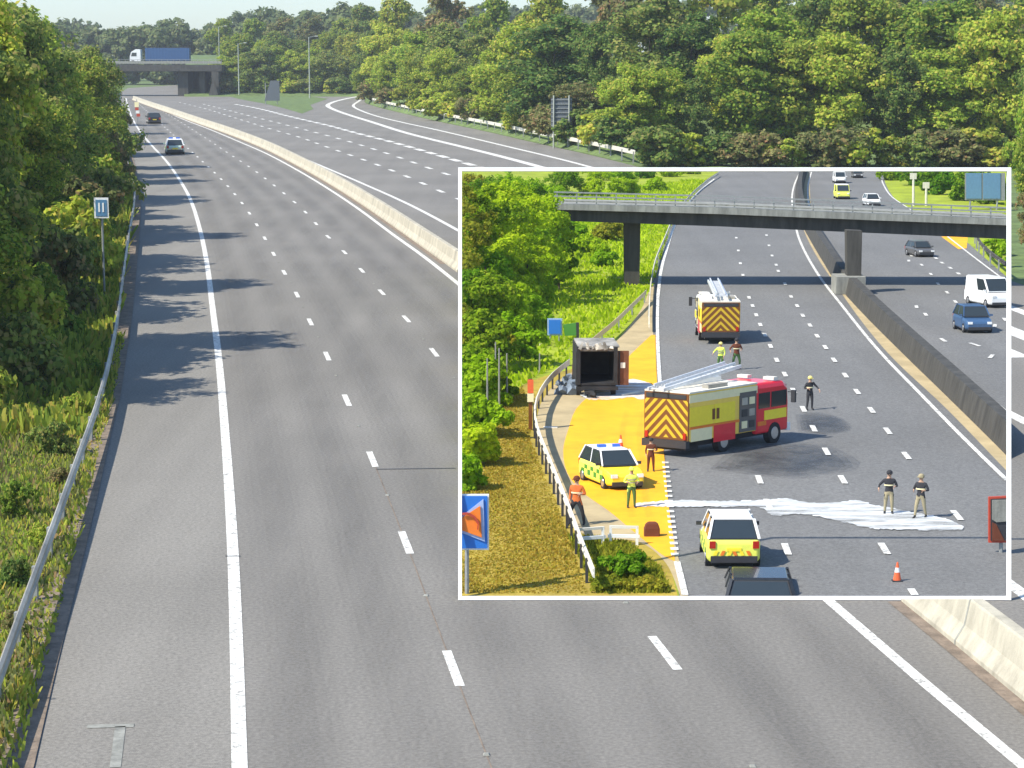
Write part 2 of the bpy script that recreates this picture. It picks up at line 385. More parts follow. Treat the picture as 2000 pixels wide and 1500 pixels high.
# hard shoulder surface, a little paler and coarser
ed = gp(EDGE_L, 0, 4)
flat('hard_shoulder', [p for p in gp([(x+4, y) for x, y in SHOULD], 0, 4)]+offset(ed, .12)[::-1], M['asph_sh'], z=.004)
flat('dirt_strip', offset(lft, -1.1)+offset(lft, .06)[::-1], M['dirt'], z=.03)
# gore of grass between the carriageway and the slip road
flat('grass_island', [P(x, y) for x, y in [(432, 184), (470, 194), (520, 203), (560, 213), (590, 222), (612, 213), (606, 205), (640, 193), (600, 188), (520, 186)]], M['grass'], z=.02)
# markings
mk = MB(); Z = .008
ribbon(mk, gp(EDGE_L), .23, Z, M['paint']); ribbon(mk, gp(EDGE_R), .22, Z, M['paint'])
l1 = gp(LANE1, 0, 1.5); l2 = gp(LANE2, 0, 1.5)
dashes(mk, l1, .16, Z, M['paint'], 2.0, 8.95, P(885, 1305)); dashes(mk, l2, .16, Z, M['paint'], 2.0, 8.95, P(1298, 1277))
oe = gp(OPP_E, 0, 2); ribbon(mk, oe, .28, Z, M['paint'])
for q, wd, on, pt, rf in ((OPP_A, .34, 3.0, 9, (795, 345)), (OPP_B, .38, 3.2, 9, (781, 308)), (OPP_C, .75, 4.6, 7.0, (760, 276))):
    dashes(mk, gp(q, 0, 1.5), wd, Z, M['paint'], on, pt, P(*rf))
ribbon(mk, gp(OPP_D), .85, Z, M['paint']); ribbon(mk, gp(OPP_F), .5, Z, M['paint'])
o = mk.build('road_markings'); tag(o, kind='structure')
tk = MB()
def between(A, B, t): 
    ca, cb = cum(A), cum(B); return [sub(A, ca, ca[-1]*k/70, ca[-1]*k/70+.01)[0].lerp(sub(B, cb, cb[-1]*k/70, cb[-1]*k/70+.01)[0], t) for k in range(71)]
e1, e2 = gp(EDGE_L, 0, 2), gp(EDGE_R, 0, 2)
for A, B in ((e1, l1), (l1, l2), (l2, e2)):
    for t in (.27, .73):
        q = between(A, B, t)
        for k, wd_ in enumerate((1.25, .9, .5)): ribbon(tk, q, wd_, .0045+.0009*k, M['track'])
tag(tk.build('tyre_polish'), kind='structure')
# reflecting studs between the dashes
st = MB()
for L, rf in ((l1, (838, 1160)), (l2, (1225, 1180))):
    c = cum(L); i = min(range(len(L)), key=lambda k: (L[k]-P(*rf)).length); s0 = c[i]-math.floor(c[i]/8.95)*8.95
    while s0 < c[-1] and s0 < 170:
        q = sub(L, c, s0, s0+.01)[0]; st.box((q.x, q.y, .02), (.1, .1, .025), M['conc_g'], taper=.6); s0 += 8.95
tag(st.build('road_studs'), kind='structure')
def edge_pt(pix, y_):
    q = gp(pix, 0, 3); return min(q, key=lambda p: abs(p.y-y_)).copy()
# repair joints across the hard shoulder and lanes
jn = MB()
for a, b in (((440, 1087), (470, 1087)), ((735, 917), (890, 915))):
    p, q = P(*a), P(*b); ribbon(jn, [p, q], .05, .012, M['dark'])
for a, b in (((170, 1420), (262, 1418)), ((235, 1420), (225, 1500))):
    p, q = P(*a), P(*b); ribbon(jn, [p, (p+q)/2, q], .16, .012, M['conc_g'])
c_ = cum(l1); ribbon(jn, [p for p in offset(l1, .0) if p.y < 52], .022, .006, M['dirt'])
tag(jn.build('road_joints'), kind='structure')

# concrete central barrier: the run seen before the frame, and the run beyond it
PROF = [(-.36, 0), (-.36, .09), (-.2, .36), (-.12, .78), (-.1, .82), (.1, .82), (.12, .78), (.2, .36), (.36, .09), (.36, 0)]
def barrier(name, pts, m, label, prof=PROF, sc=1.0, z0=0.0, clip=False, cat='barrier'):
    root = empty(name, pts[0], label, cat); secs = []
    for i, p in enumerate(pts):
        n = perp(pts, i); secs.append([p-pts[0]+n*a*sc+Vector((0, 0, b*sc+z0)) for a, b in prof])
    mb = MB(); mb.loft(secs, m); c_ = cum(pts); s_ = 2.0
    while sc > .9 and s_ < min(c_[-1]-1, 260):              # joints between the cast lengths
        q = sub(pts, c_, s_, s_+.06); d_ = (q[1]-q[0]).normalized(); n = Vector((d_.y, -d_.x, 0))
        mb.loft([[q_-pts[0]+n*a*sc*1.015+Vector((0, 0, b*sc*1.006+z0)) for a, b in prof] for q_ in (q[0], q[-1])], M['conc_g'], cap=False); s_ += 6*sc
    mb.build('barrier_wall', root, clip=clip)
    return root
bl = offset(gp(BARR, 0, 3), .36)
near = [p for p in bl if proj(p)[1] > 1175]+[P(1795, 1190)]
near = [p for p in bl if p.y < P(1000, 1176).y+.8]
far = [p for p in bl if proj(p)[0] < 915]
barrier('concrete_barrier', near, M['conc'], 'pale concrete barrier at the bottom right of the road, right of the solid white line', clip='below')
root = barrier('concrete_barrier', far, M['conc'], 'long pale concrete barrier curving away up the middle of the motorway to the bridge', clip='left')
# loose dirt strip along both sides of the barrier
for nm, q in (('barrier_dirt', near), ('barrier_dirt', [p for p in far if proj(p)[0] < 885])):
    flat(nm, offset(q, -.62)+offset(q, .9)[::-1], M['dirt'], z=.012)
# dead weeds along the near barrier
# steel guard rails
def guardrail(name, pts, label, m=M['steel'], hh=.62, sp=3.2, sc=1.0, z0=0.0, clip=False, cat='guard rail', mp=None):
    root = empty(name, pts[0], label, cat); o0 = pts[0]
    pr = [(0, 0), (.05, .04), (.05, .1), (0, .15), (.05, .2), (.05, .27), (0, .31), (-.02, .31), (-.02, 0)]
    secs = []
    for i, p in enumerate(pts):
        n = perp(pts, i); secs.append([p-o0+n*a*sc+Vector((0, 0, z0+(hh-.16+b)*sc)) for a, b in pr])
    MB().loft(secs, m).build('rail', root, clip=clip)
    c = cum(pts); s = .3; k = 0
    while s < c[-1] and k < 95:
        q = sub(pts, c, s, s+.01)[0]-o0; mb = MB()
        mb.box((q.x-.06*sc, q.y, z0+(hh+.05)*sc/2), (.09*sc, .12*sc, (hh+.05)*sc), mp or M['post']); mb.build('post', root, clip=clip); s += sp; k += 1
    return root
RL = [(-60, 1440), (0, 1300), (48, 1168), (100, 1030), (150, 893), (185, 797), (210, 710), (228, 622), (240, 535), (252, 452), (261, 400), (263, 370), (258, 342), (248, 312), (240, 285)]
rl = []
for x, y in RL:
    q = P(x, y, .72); q.z = 0; rl.append(q)
guardrail('guard_rail', spline(rl, 3), 'grey steel guard rail in the grass along the left edge of the road', sp=3.2)
guardrail('guard_rail', [p for p in offset(gp(VERGE, 0, 4), .8) if proj(p)[0] < 1258], 'pale steel guard rail along the far right verge in front of the wood', M['rail_far'], hh=.8, sp=5, sc=1.3)
gr2 = [p for p in offset(gp(VERGE, 0, 4), .8) if proj(p)[0] > 1985]
if len(gr2) > 2: guardrail('guard_rail', gr2, 'short bit of steel guard rail at the right edge of the photo', M['rail_far'], sp=4)

# ------------------------------------------------------------------ vegetation
def leaves(n, size, h, r, lobes, base=.12, seed=0, up=.35, shape=1.0):
    """leaf clumps through a crown of many uneven lobes; returns verts (4n,3)"""
    g = np.random.default_rng(seed); C = []
    for i in range(lobes):
        t = base+(1-base)*((i+.5)/lobes)
        env = r*(math.sin(math.pi*min(1, .12+.86*t)**1.1))**.6*shape if t < .97 else r*.25
        a = g.uniform(0, 2*math.pi); d = env*g.uniform(.2, .95)
        rr = r*g.uniform(.18, .5)
        C.append((d*math.cos(a), d*math.sin(a), h*t*g.uniform(.93, 1.0)-rr*.3*(t > .8), rr))
    C = np.array(C); wts = C[:, 3]**2; idx = g.choice(len(C), n, p=wts/wts.sum()); c = C[idx]
    K = 16; sd_ = g.normal(size=(len(C), K, 3)); sd_ /= np.linalg.norm(sd_, axis=2)[:, :, None]; sd_[:, :, 2] = np.where(sd_[:, :, 2] < -.35, -sd_[:, :, 2]*.5, sd_[:, :, 2])
    sr = g.uniform(.72, 1.25, (len(C), K)); ks_ = g.integers(0, K, n); d = sd_[idx, ks_]; dd = g.normal(size=(n, 3)); dd /= np.linalg.norm(dd, axis=1)[:, None]
    sub_ = c[:, 3]*g.uniform(.12, .42, n)**.9
    p = c[:, :3]+d*(c[:, 3]*sr[idx, ks_])[:, None]*np.array([1, 1, .85])+dd*sub_[:, None]*np.array([1, 1, .8]); p[:, 2] = np.maximum(p[:, 2], g.uniform(0, .3, n))
    d = d*.5+dd
    nn = d+g.normal(size=(n, 3))*.55; nn[:, 2] += up; nn /= np.linalg.norm(nn, axis=1)[:, None]
    ref = g.normal(size=(n, 3)); u = np.cross(nn, ref); u /= np.linalg.norm(u, axis=1)[:, None]; v = np.cross(nn, u)
    s = size*g.uniform(.55, 1.35, n)[:, None]
    q = np.stack([p-u*s*.5, p+v*s*.38, p+u*s*.5, p-v*s*.38], axis=1)
    return q
def leafmesh(name, q, m):
    n = len(q); me = bpy.data.meshes.new(name); me.vertices.add(4*n); me.loops.add(4*n); me.polygons.add(n)
    me.vertices.foreach_set('co', q.reshape(-1).astype(np.float32))
    me.loops.foreach_set('vertex_index', np.arange(4*n, dtype=np.int32))
    me.polygons.foreach_set('loop_start', np.arange(0, 4*n, 4, dtype=np.int32))
    me.update(calc_edges=True); me.materials.append(m); me.validate(); return me
def trunkmesh(h, r, seed, lean=.05):
    g = random.Random(seed); mb = MB(); pts = [Vector((0, 0, -.3))]
    for i in range(1, 6): pts.append(Vector((g.uniform(-lean, lean)*h*.3*i/5, g.uniform(-lean, lean)*h*.3*i/5, h*.8*i/5)))
    for i in range(5): mb.tube(pts[i], pts[i+1], r*(1-.17*i), r*(1-.17*(i+1)), M['bark'], 7)
    for i in range(5):
        b = pts[1+i % 4]; a = g.uniform(0, 6.28); mb.tube(b, b+Vector((math.cos(a)*h*.2, math.sin(a)*h*.2, h*.16)), r*.45, r*.12, M['bark'], 5)
    me = bpy.data.meshes.new('trunk'); me.from_pydata(mb.v, [], mb.f); me.materials.append(M['bark']); return me
PROTO = {}
def proto(kind, i):
    k = (kind, i)
    if k in PROTO: return PROTO[k]
    if kind == 'near': q = leaves(34000, .24, 12, 3.6, 46, .02, 100+i); m = LEAF[[0, 2, 0, 1][i % 4]]
    elif kind == 'mid': q = leaves(20000, .36, 12, 4.2, 40, .03, 200+i); m = LEAF[i % 4]
    elif kind == 'bush': q = leaves(5000, .32, 3.2, 2.3, 14, .02, 300+i); m = LEAF[[1, 0, 3, 2][i % 4]]
    elif kind == 'far': q = leaves(7000, .7, 14, 5.6, 22, .03, 400+i); m = LEAF[[2, 0, 3][i % 3]]
    hh = {'near': 12, 'mid': 12, 'bush': 3.2, 'far': 14}[kind]
    PROTO[k] = (leafmesh('crown', q, m), trunkmesh(hh, .2 if kind != 'bush' else .05, i), hh)
    return PROTO[k]
def tree(name, loc, kind, i, h, wd, label, cat, group):
    cm, tm, hh = proto(kind, i)
    r = empty(name, loc, label, cat, group); r.rotation_euler.z = random.uniform(0, 6.28); s = h/hh; r.scale = (random.uniform(.9, 1.12), random.uniform(.9, 1.12), 1)
    for nm, me in (('crown', cm), ('trunk' if kind != 'bush' else 'stem', tm)):
        o = bpy.data.objects.new(nm, me); col.objects.link(o); o.parent = r; o.scale = (s*wd, s*wd, s)
    return r

# left row beside the shoulder
tones = ['mid green', 'dark green', 'deep green', 'yellow-green']
lsp = gp(SHOULD, 0, 1.0)
def edge_at(y): return min(lsp, key=lambda p: abs(p.y-y))
k = 0
places = ['nearest the camera', 'second from the camera', 'third from the camera', 'fourth from the camera', 'fifth from the camera', 'sixth from the camera', 'seventh from the camera', 'eighth from the camera', 'ninth from the camera', 'tenth from the camera', 'eleventh from the camera', 'twelfth from the camera', 'thirteenth from the camera', 'fourteenth from the camera']
Y = 58.0; OFF = [6.6, 6.0, 6.2, 6.2, 6.0, 6.0, 5.8, 5.6, 4.2, 4.2, 4.0, 4.0, 4.0, 4.0, 4.0, 4.0, 4.0]
HT = [8.8, 12.2, 8.4, 12.4, 8.6, 12.2, 8.2, 9.4, 9.2, 10.4, 9, 9.6, 9, 9.4]
while Y < 330 and k < 14:
    e = edge_at(Y)
    tree('roadside_tree', (e.x-OFF[k], Y, 0), 'near', k % 4, HT[k], .85 if HT[k] > 12 else 1.05, f'{tones[k%4]} leafy tree in the row along the left verge, {places[k]}', 'tree', 'trees along the left verge')
    Y += [9, 8, 10, 13, 11, 15, 17, 18, 20, 22, 25, 28, 30, 30][k]; k += 1
# second row behind
for j, (Y, dx, h) in enumerate([(62, 10.5, 12.8), (76, 11, 13), (92, 11, 13.4), (110, 11, 13.2), (135, 10, 13.4), (165, 10, 13.4), (200, 10, 13)]):
    e = edge_at(Y)
    tree('roadside_tree', (e.x-dx, Y, 0), 'mid', j, h, 1.1, f'{["tall","taller","slender","broad","rounded","dark","far"][j]} tree behind the first row at the upper left border', 'tree', 'trees behind the left row')
# undergrowth at the foot of the left trees
for j, (Y, dx, h) in enumerate([(52, 4.6, 1.6), (55, 3.4, 1.8), (59, 5.4, 2.4), (61, 3.0, 2.4), (66, 3.0, 2.8), (71, 3.0, 2.6), (77, 3.0, 3.0), (84, 2.7, 3.0), (91, 2.8, 3.4), (99, 2.6, 3.2), (108, 2.6, 3.4), (118, 2.5, 3.4), (130, 2.4, 3.2), (144, 2.4, 3.6), (160, 2.4, 3.4), (178, 2.2, 3.6), (200, 2.2, 3.6), (225, 2.2, 3.6), (255, 2.2, 3.6), (290, 2, 3.6)]):
    e = edge_at(Y)
    tree('roadside_bush', (e.x-dx, Y, 0), 'bush', j, h, .8, 'low bush at the foot of the left tree row', 'bush', 'bushes at the foot of the left trees')

# grass and weeds on the near left verge: nobody could count them
def tufts(name, poly, n, hgt, wd, mats, seed, z=0):
    g = np.random.default_rng(seed); poly = np.array([(p.x, p.y) for p in poly]); lo, hi = poly.min(0), poly.max(0); pts = []
    while len(pts) < n:
        c = g.uniform(lo, hi, (n*3, 2)); ins = np.zeros(len(c), bool); j = len(poly)-1
        for i in range(len(poly)):
            xi, yi = poly[i]; xj, yj = poly[j]
            cond = ((yi > c[:, 1]) != (yj > c[:, 1])) & (c[:, 0] < (xj-xi)*(c[:, 1]-yi)/(yj-yi+1e-9)+xi); ins ^= cond; j = i
        pts += c[ins].tolist()
    p = np.array(pts[:n]); a = g.uniform(0, 6.28, n); hh = hgt*g.uniform(.4, 1.5, n)*(1+.5*np.sin(p[:, 0]*1.3)*np.cos(p[:, 1]*.6)); ww = wd*g.uniform(.6, 1.4, n)
    ux, uy = np.cos(a)*ww/2, np.sin(a)*ww/2; lx, ly = g.normal(0, .3, n)*hh, g.normal(0, .3, n)*hh
    zz = np.full(n, z)
    q = np.stack([np.stack([p[:, 0]-ux, p[:, 1]-uy, zz], 1), np.stack([p[:, 0]+ux, p[:, 1]+uy, zz], 1),
                  np.stack([p[:, 0]+ux*.4+lx, p[:, 1]+uy*.4+ly, zz+hh], 1), np.stack([p[:, 0]-ux*.4+lx, p[:, 1]-uy*.4+ly, zz+hh*.95], 1)], axis=1)
    me = leafmesh(name, q, mats); o = bpy.data.objects.new(name, me); col.objects.link(o); o['kind'] = 'stuff'; return o
vp = [p for p in lft if 20 < p.y < 75]
o = tufts('verge_grass', offset(vp, -.7)+offset(vp, -9)[::-1], 42000, .15, .06, LEAF[1], 5)
o = tufts('verge_weeds', offset(vp, -.15)+offset(vp, -1.9)[::-1], 9000, .16, .08, LEAF[0], 6)
tufts('verge_scrub', offset(vp, -.4)+offset(vp, -6)[::-1], 30000, .17, .08, LEAF[3], 16)
vp2 = [p for p in lft if 50 < p.y < 230]
o = tufts('verge_undergrowth', offset(vp2, -.5)+offset(vp2, -4.5)[::-1], 26000, .45, .2, LEAF[0], 8)

for j, (Y_, dx, h_) in enumerate([(30, .9, .45), (32.5, 1.3, .6), (35, .8, .4), (38, 1.2, .6), (41, .9, .5), (44, 1.6, .8), (47, .9, .5), (51, 1.2, .9), (56, 1.0, .7), (62, 1.0, .9), (31, 4.2, .7), (36.5, 4.8, .8), (43, 4.5, 1.0), (48, 5.5, 1.2)]):
    e = edge_at(Y_); tree('verge_shrub', (e.x-dx, Y_, 0), 'bush', j, h_, .75, 'low scrubby weed clump beside the left guard rail', 'shrub', 'scrubby clumps beside the left guard rail')
# hill rising behind the right verge (starts beyond the framed scene)
YF = 187.0
vg = [p for p in rgt if p.y > YF and proj(p)[0] < 1262]
def hill_h(x, y, d): return max(0, min(9, .13*(d-3)))
def verge_pt(px_):                    # base of the wood for a column of the picture
    if px_ < 715: return P(px_, 189)
    for a, b in zip(VERGE, VERGE[1:]):
        if b[0] <= px_ <= a[0]:
            t = (px_-a[0])/(b[0]-a[0]); q = P(px_, a[1]+t*(b[1]-a[1]))
            return q if q.y > YF+2 else AtY(px_, 300, YF+2)
    return AtY(px_, 300, YF+2)
rows = []
cols_ = [360, 400]+list(range(430, 720, 40))+list(range(720, 2400, 60))
ds = [1.5, 6, 14, 30, 60, 110, 200]
hm = MB(); grid = []
for px_ in cols_:
    b = verge_pt(px_); b.z = 0; dirv = Vector((b.x, b.y, 0)).normalized()
    grid.append([b+dirv*d+Vector((0, 0, -.02+hill_h(0, 0, d))) for d in ds])
n = len(ds); vs = [p for r_ in grid for p in r_]
hm.add(vs, [(i*n+j, (i+1)*n+j, (i+1)*n+j+1, i*n+j+1) for i in range(len(grid)-1) for j in range(n-1)], M['grass'])
tag(hm.build('hill', smooth=True), kind='structure')

def zone(px_):
    for lim, t in ((520, 'beside the bridge'), (620, 'above the grass island'), (720, 'above the slip road'), (850, 'right of the slip road'), (1000, 'left of the dark sign'), (1150, 'behind the dark sign'), (1320, 'right of the dark sign'), (1480, 'above the middle of the frame'), (1640, 'right of the frame middle'), (1800, 'above the right frame top'), (5000, 'at the upper right corner')):
        if px_ < lim: return t
TW = {0: 'mid green', 1: 'bright yellow-green', 2: 'dark green', 3: 'brownish green'}
def wood(px_, d, h, kind, i, row, wd=1.0):
    b = verge_pt(px_); dirv = Vector((b.x, b.y, 0)).normalized(); p = b+dirv*d; p.z = hill_h(0, 0, d)-.1
    tone = {'mid': [0, 1, 2, 3], 'bush': [1, 0, 3, 2], 'far': [2, 0, 3, 2]}[kind][i % (3 if kind == 'far' else 4)]
    lab = f'{TW[tone]} {"bush" if kind=="bush" else "tree"} in the {row}, {zone(px_)}'
    tree('woodland_bush' if kind == 'bush' else 'woodland_tree', p, kind, i, h, wd, lab, 'bush' if kind == 'bush' else 'tree', lab.split(' ', 1)[1] if False else f'{TW[tone]} {"bushes" if kind=="bush" else "trees"} in the {row}, {zone(px_)}')
rr = random.Random(3)
x = 440
while x < 2080:
    b = verge_pt(x); ppm = F/b.length
    wood(x, rr.uniform(8.5, 11) if x < 1225 else rr.uniform(-5, -3.6), rr.uniform(2.4, 3.6), 'bush', rr.randrange(4), 'front edge', 1.25); x += ppm*2.3*rr.uniform(.7, 1.3)
x = 440
while x < 2080:
    b = verge_pt(x); ppm = F/b.length
    tall = 1.0 if x < 1450 else 1.35
    wood(x, rr.uniform(12, 15), rr.uniform(5.5, 10)*tall, 'mid', rr.choice([0, 1, 1, 3, 2]), 'second row', rr.uniform(1.0, 1.45)); x += ppm*4.4*rr.uniform(.55, 1.35)
x = 470
while x < 2150:
    b = verge_pt(x); ppm = F/(b.length+30)
    wood(x, rr.uniform(20, 34), rr.uniform(9, 12.5)*(1.0 if x < 1450 else 1.12), 'mid', rr.choice([0, 2, 3, 1, 2]), 'third row', rr.uniform(.9, 1.35)); x += ppm*5.6*rr.uniform(.55, 1.35)
x = 440
while x < 2250:
    b = verge_pt(x); ppm = F/(b.length+80)
    wood(x, rr.uniform(60, 100), rr.uniform(9.5, 13), 'far', rr.randrange(3), 'back row', 1.0); x += ppm*8*rr.uniform(.75, 1.25)
# trees outside the right border of the frame
for j, (px_, Y_, h, wd) in enumerate([(2042, 120, 7.0, .65), (2052, 140, 9, .7), (2050, 160, 11, .7), (2024, 103, 3.5, .6)]):
    p = AtY(px_, 300, Y_); p.z = 0
    tree('roadside_tree', p, 'mid', j, h, wd, f'tree at the right border of the photo, {["lowest but one","beside the frame corner","tallest","lowest"][j]} of its four', 'tree', 'trees at the right border')
# far wood on the skyline behind the bridge: one mass
def far_wood(name, items, seed, m):
    g = np.random.default_rng(seed); Q = []
    for k, (x, y, h, r) in enumerate(items):
        q = leaves(3600, r*.17, h, r, 15, .03, seed*100+k); Q.append(q+np.array([x, y, 0]))
    me = leafmesh(name, np.concatenate(Q), m); o = bpy.data.objects.new(name, me); col.objects.link(o); o['kind'] = 'stuff'; return o
it = []; g_ = random.Random(11)
sk = [(-60, 20), (60, 46), (130, 40), (200, 48), (300, 40), (345, 40), (380, 54), (430, 42), (460, 32), (500, 20), (560, 20), (640, 22), (680, 8), (740, 24), (800, 22), (850, 12), (900, 10), (950, 18), (1050, 8), (1200, 0), (1500, -10), (2100, -20)]
def skyat(x):
    for a, b in zip(sk, sk[1:]):
        if a[0] <= x <= b[0]: return a[1]+(b[1]-a[1])*(x-a[0])/(b[0]-a[0])
    return 10
for Y_, n_, dy in ((640, 34, 12), (720, 34, 3), (820, 36, 0)):
    for k in range(n_):
        px_ = -80+ (2180*(k+g_.uniform(.1, .9))/n_) if Y_ > 700 else -80+1000*(k+g_.uniform(.1, .9))/n_
        top = AtY(px_, skyat(px_)+dy+g_.uniform(-4, 8), Y_); it.append((top.x, Y_, top.z, g_.uniform(8, 11) if px_ > 480 else g_.uniform(7, 9)))
far_wood('far_wood', it, 21, LEAFFAR)

# ------------------------------------------------------------------ far road bridge with lorry
YB = 478.0
def wx(px_, Y_=YB): return (px_-1000)/F*(Y_*CT+(H-5)*ST)
br = empty('road_bridge', (wx(375), YB, 0), 'dark road bridge crossing the motorway in the far upper left with a lorry on it', 'bridge')
ox = wx(375)
x0, x1 = wx(150)-ox, wx(440)-ox
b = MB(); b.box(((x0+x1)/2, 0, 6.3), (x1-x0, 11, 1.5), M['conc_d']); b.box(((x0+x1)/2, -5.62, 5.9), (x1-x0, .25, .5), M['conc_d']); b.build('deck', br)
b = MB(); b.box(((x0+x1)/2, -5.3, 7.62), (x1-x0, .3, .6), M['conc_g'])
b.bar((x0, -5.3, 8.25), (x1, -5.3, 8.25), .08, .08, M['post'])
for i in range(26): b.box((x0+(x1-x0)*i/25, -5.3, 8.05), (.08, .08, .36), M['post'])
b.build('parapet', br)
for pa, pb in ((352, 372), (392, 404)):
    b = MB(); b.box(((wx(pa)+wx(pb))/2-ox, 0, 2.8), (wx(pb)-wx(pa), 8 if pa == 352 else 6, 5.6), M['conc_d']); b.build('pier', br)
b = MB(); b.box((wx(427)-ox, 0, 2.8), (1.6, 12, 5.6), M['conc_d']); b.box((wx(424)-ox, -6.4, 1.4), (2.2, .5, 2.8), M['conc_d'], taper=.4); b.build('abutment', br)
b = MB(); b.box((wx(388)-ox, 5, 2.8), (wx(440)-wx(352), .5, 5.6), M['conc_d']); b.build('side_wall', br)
def wheel(root, c, r, wd, X, side=1, clip=False, name='wheel'):
    t = MB(); n = 16
    t.tube((c[0]-wd/2, c[1], c[2]), (c[0]+wd/2, c[1], c[2]), r, r, M['black'], n); wh = t.build(name, root, X, smooth=False, clip=clip)
    t = MB(); t.tube((c[0]+side*(wd/2-.02), c[1], c[2]), (c[0]+side*(wd/2+.015), c[1], c[2]), r*.62, r*.55, M['rim'], n); t.build('rim', wh, X, clip=('root' if clip is True else False)) if clip != 'ground' else None
    return wh
def lorry():
    r = empty('lorry', (wx(315), YB-2, 7.1), 'lorry with a white cab and long blue trailer driving left over the far bridge', 'lorry')
    X = IDM
    L = (wx(375)-wx(290)); cx = wx(332)-wx(315)
    b = MB(); b.box((cx, 0, 2.35), (L, 2.5, 2.9), M['container']); 
    for i in range(14): b.box((cx-L/2+.5+i*(L-1)/13, -1.27, 2.35), (.08, .05, 2.7), M['container'])
    b.box((cx, 0, 3.83), (L+.05, 2.55, .1), M['dark']); b.build('trailer_box', r)
    b = MB(); b.box((cx, 0, .75), (L, 1.6, .25), M['dark']); b.build('chassis', r)
    c0 = wx(270)-wx(315)
    b = MB(); pr = [(-1.3, .5), (1.2, .5), (1.2, 3.4), (.2, 3.5), (-.9, 2.9), (-1.25, 1.8)]
    b.poly([(c0+a, -1.2, z) for a, z in pr], M['white'], 2.4, (0, 1, 0)); b.build('cab', r)
    b = MB(); b.poly([(c0-.95, -1.23, 1.9), (c0+.3, -1.23, 1.9), (c0+.3, -1.23, 2.7), (c0-.72, -1.23, 2.7)], M['glass'], .03, (0, 1, 0)); b.build('side_window', r)
    for a in (c0-.5, cx-L/2+1.4, cx+L/2-1.2, cx+L/2-2.4, cx+L/2-3.6):
        t = MB(); t.tube((a, -1.25, .5), (a, -.95, .5), .5, .5, M['black'], 14); wh = t.build('wheel', r)
        t = MB(); t.tube((a, -1.27, .5), (a, -1.24, .5), .3, .3, M['rim'], 12); t.build('rim', wh)
    return r
lorry()

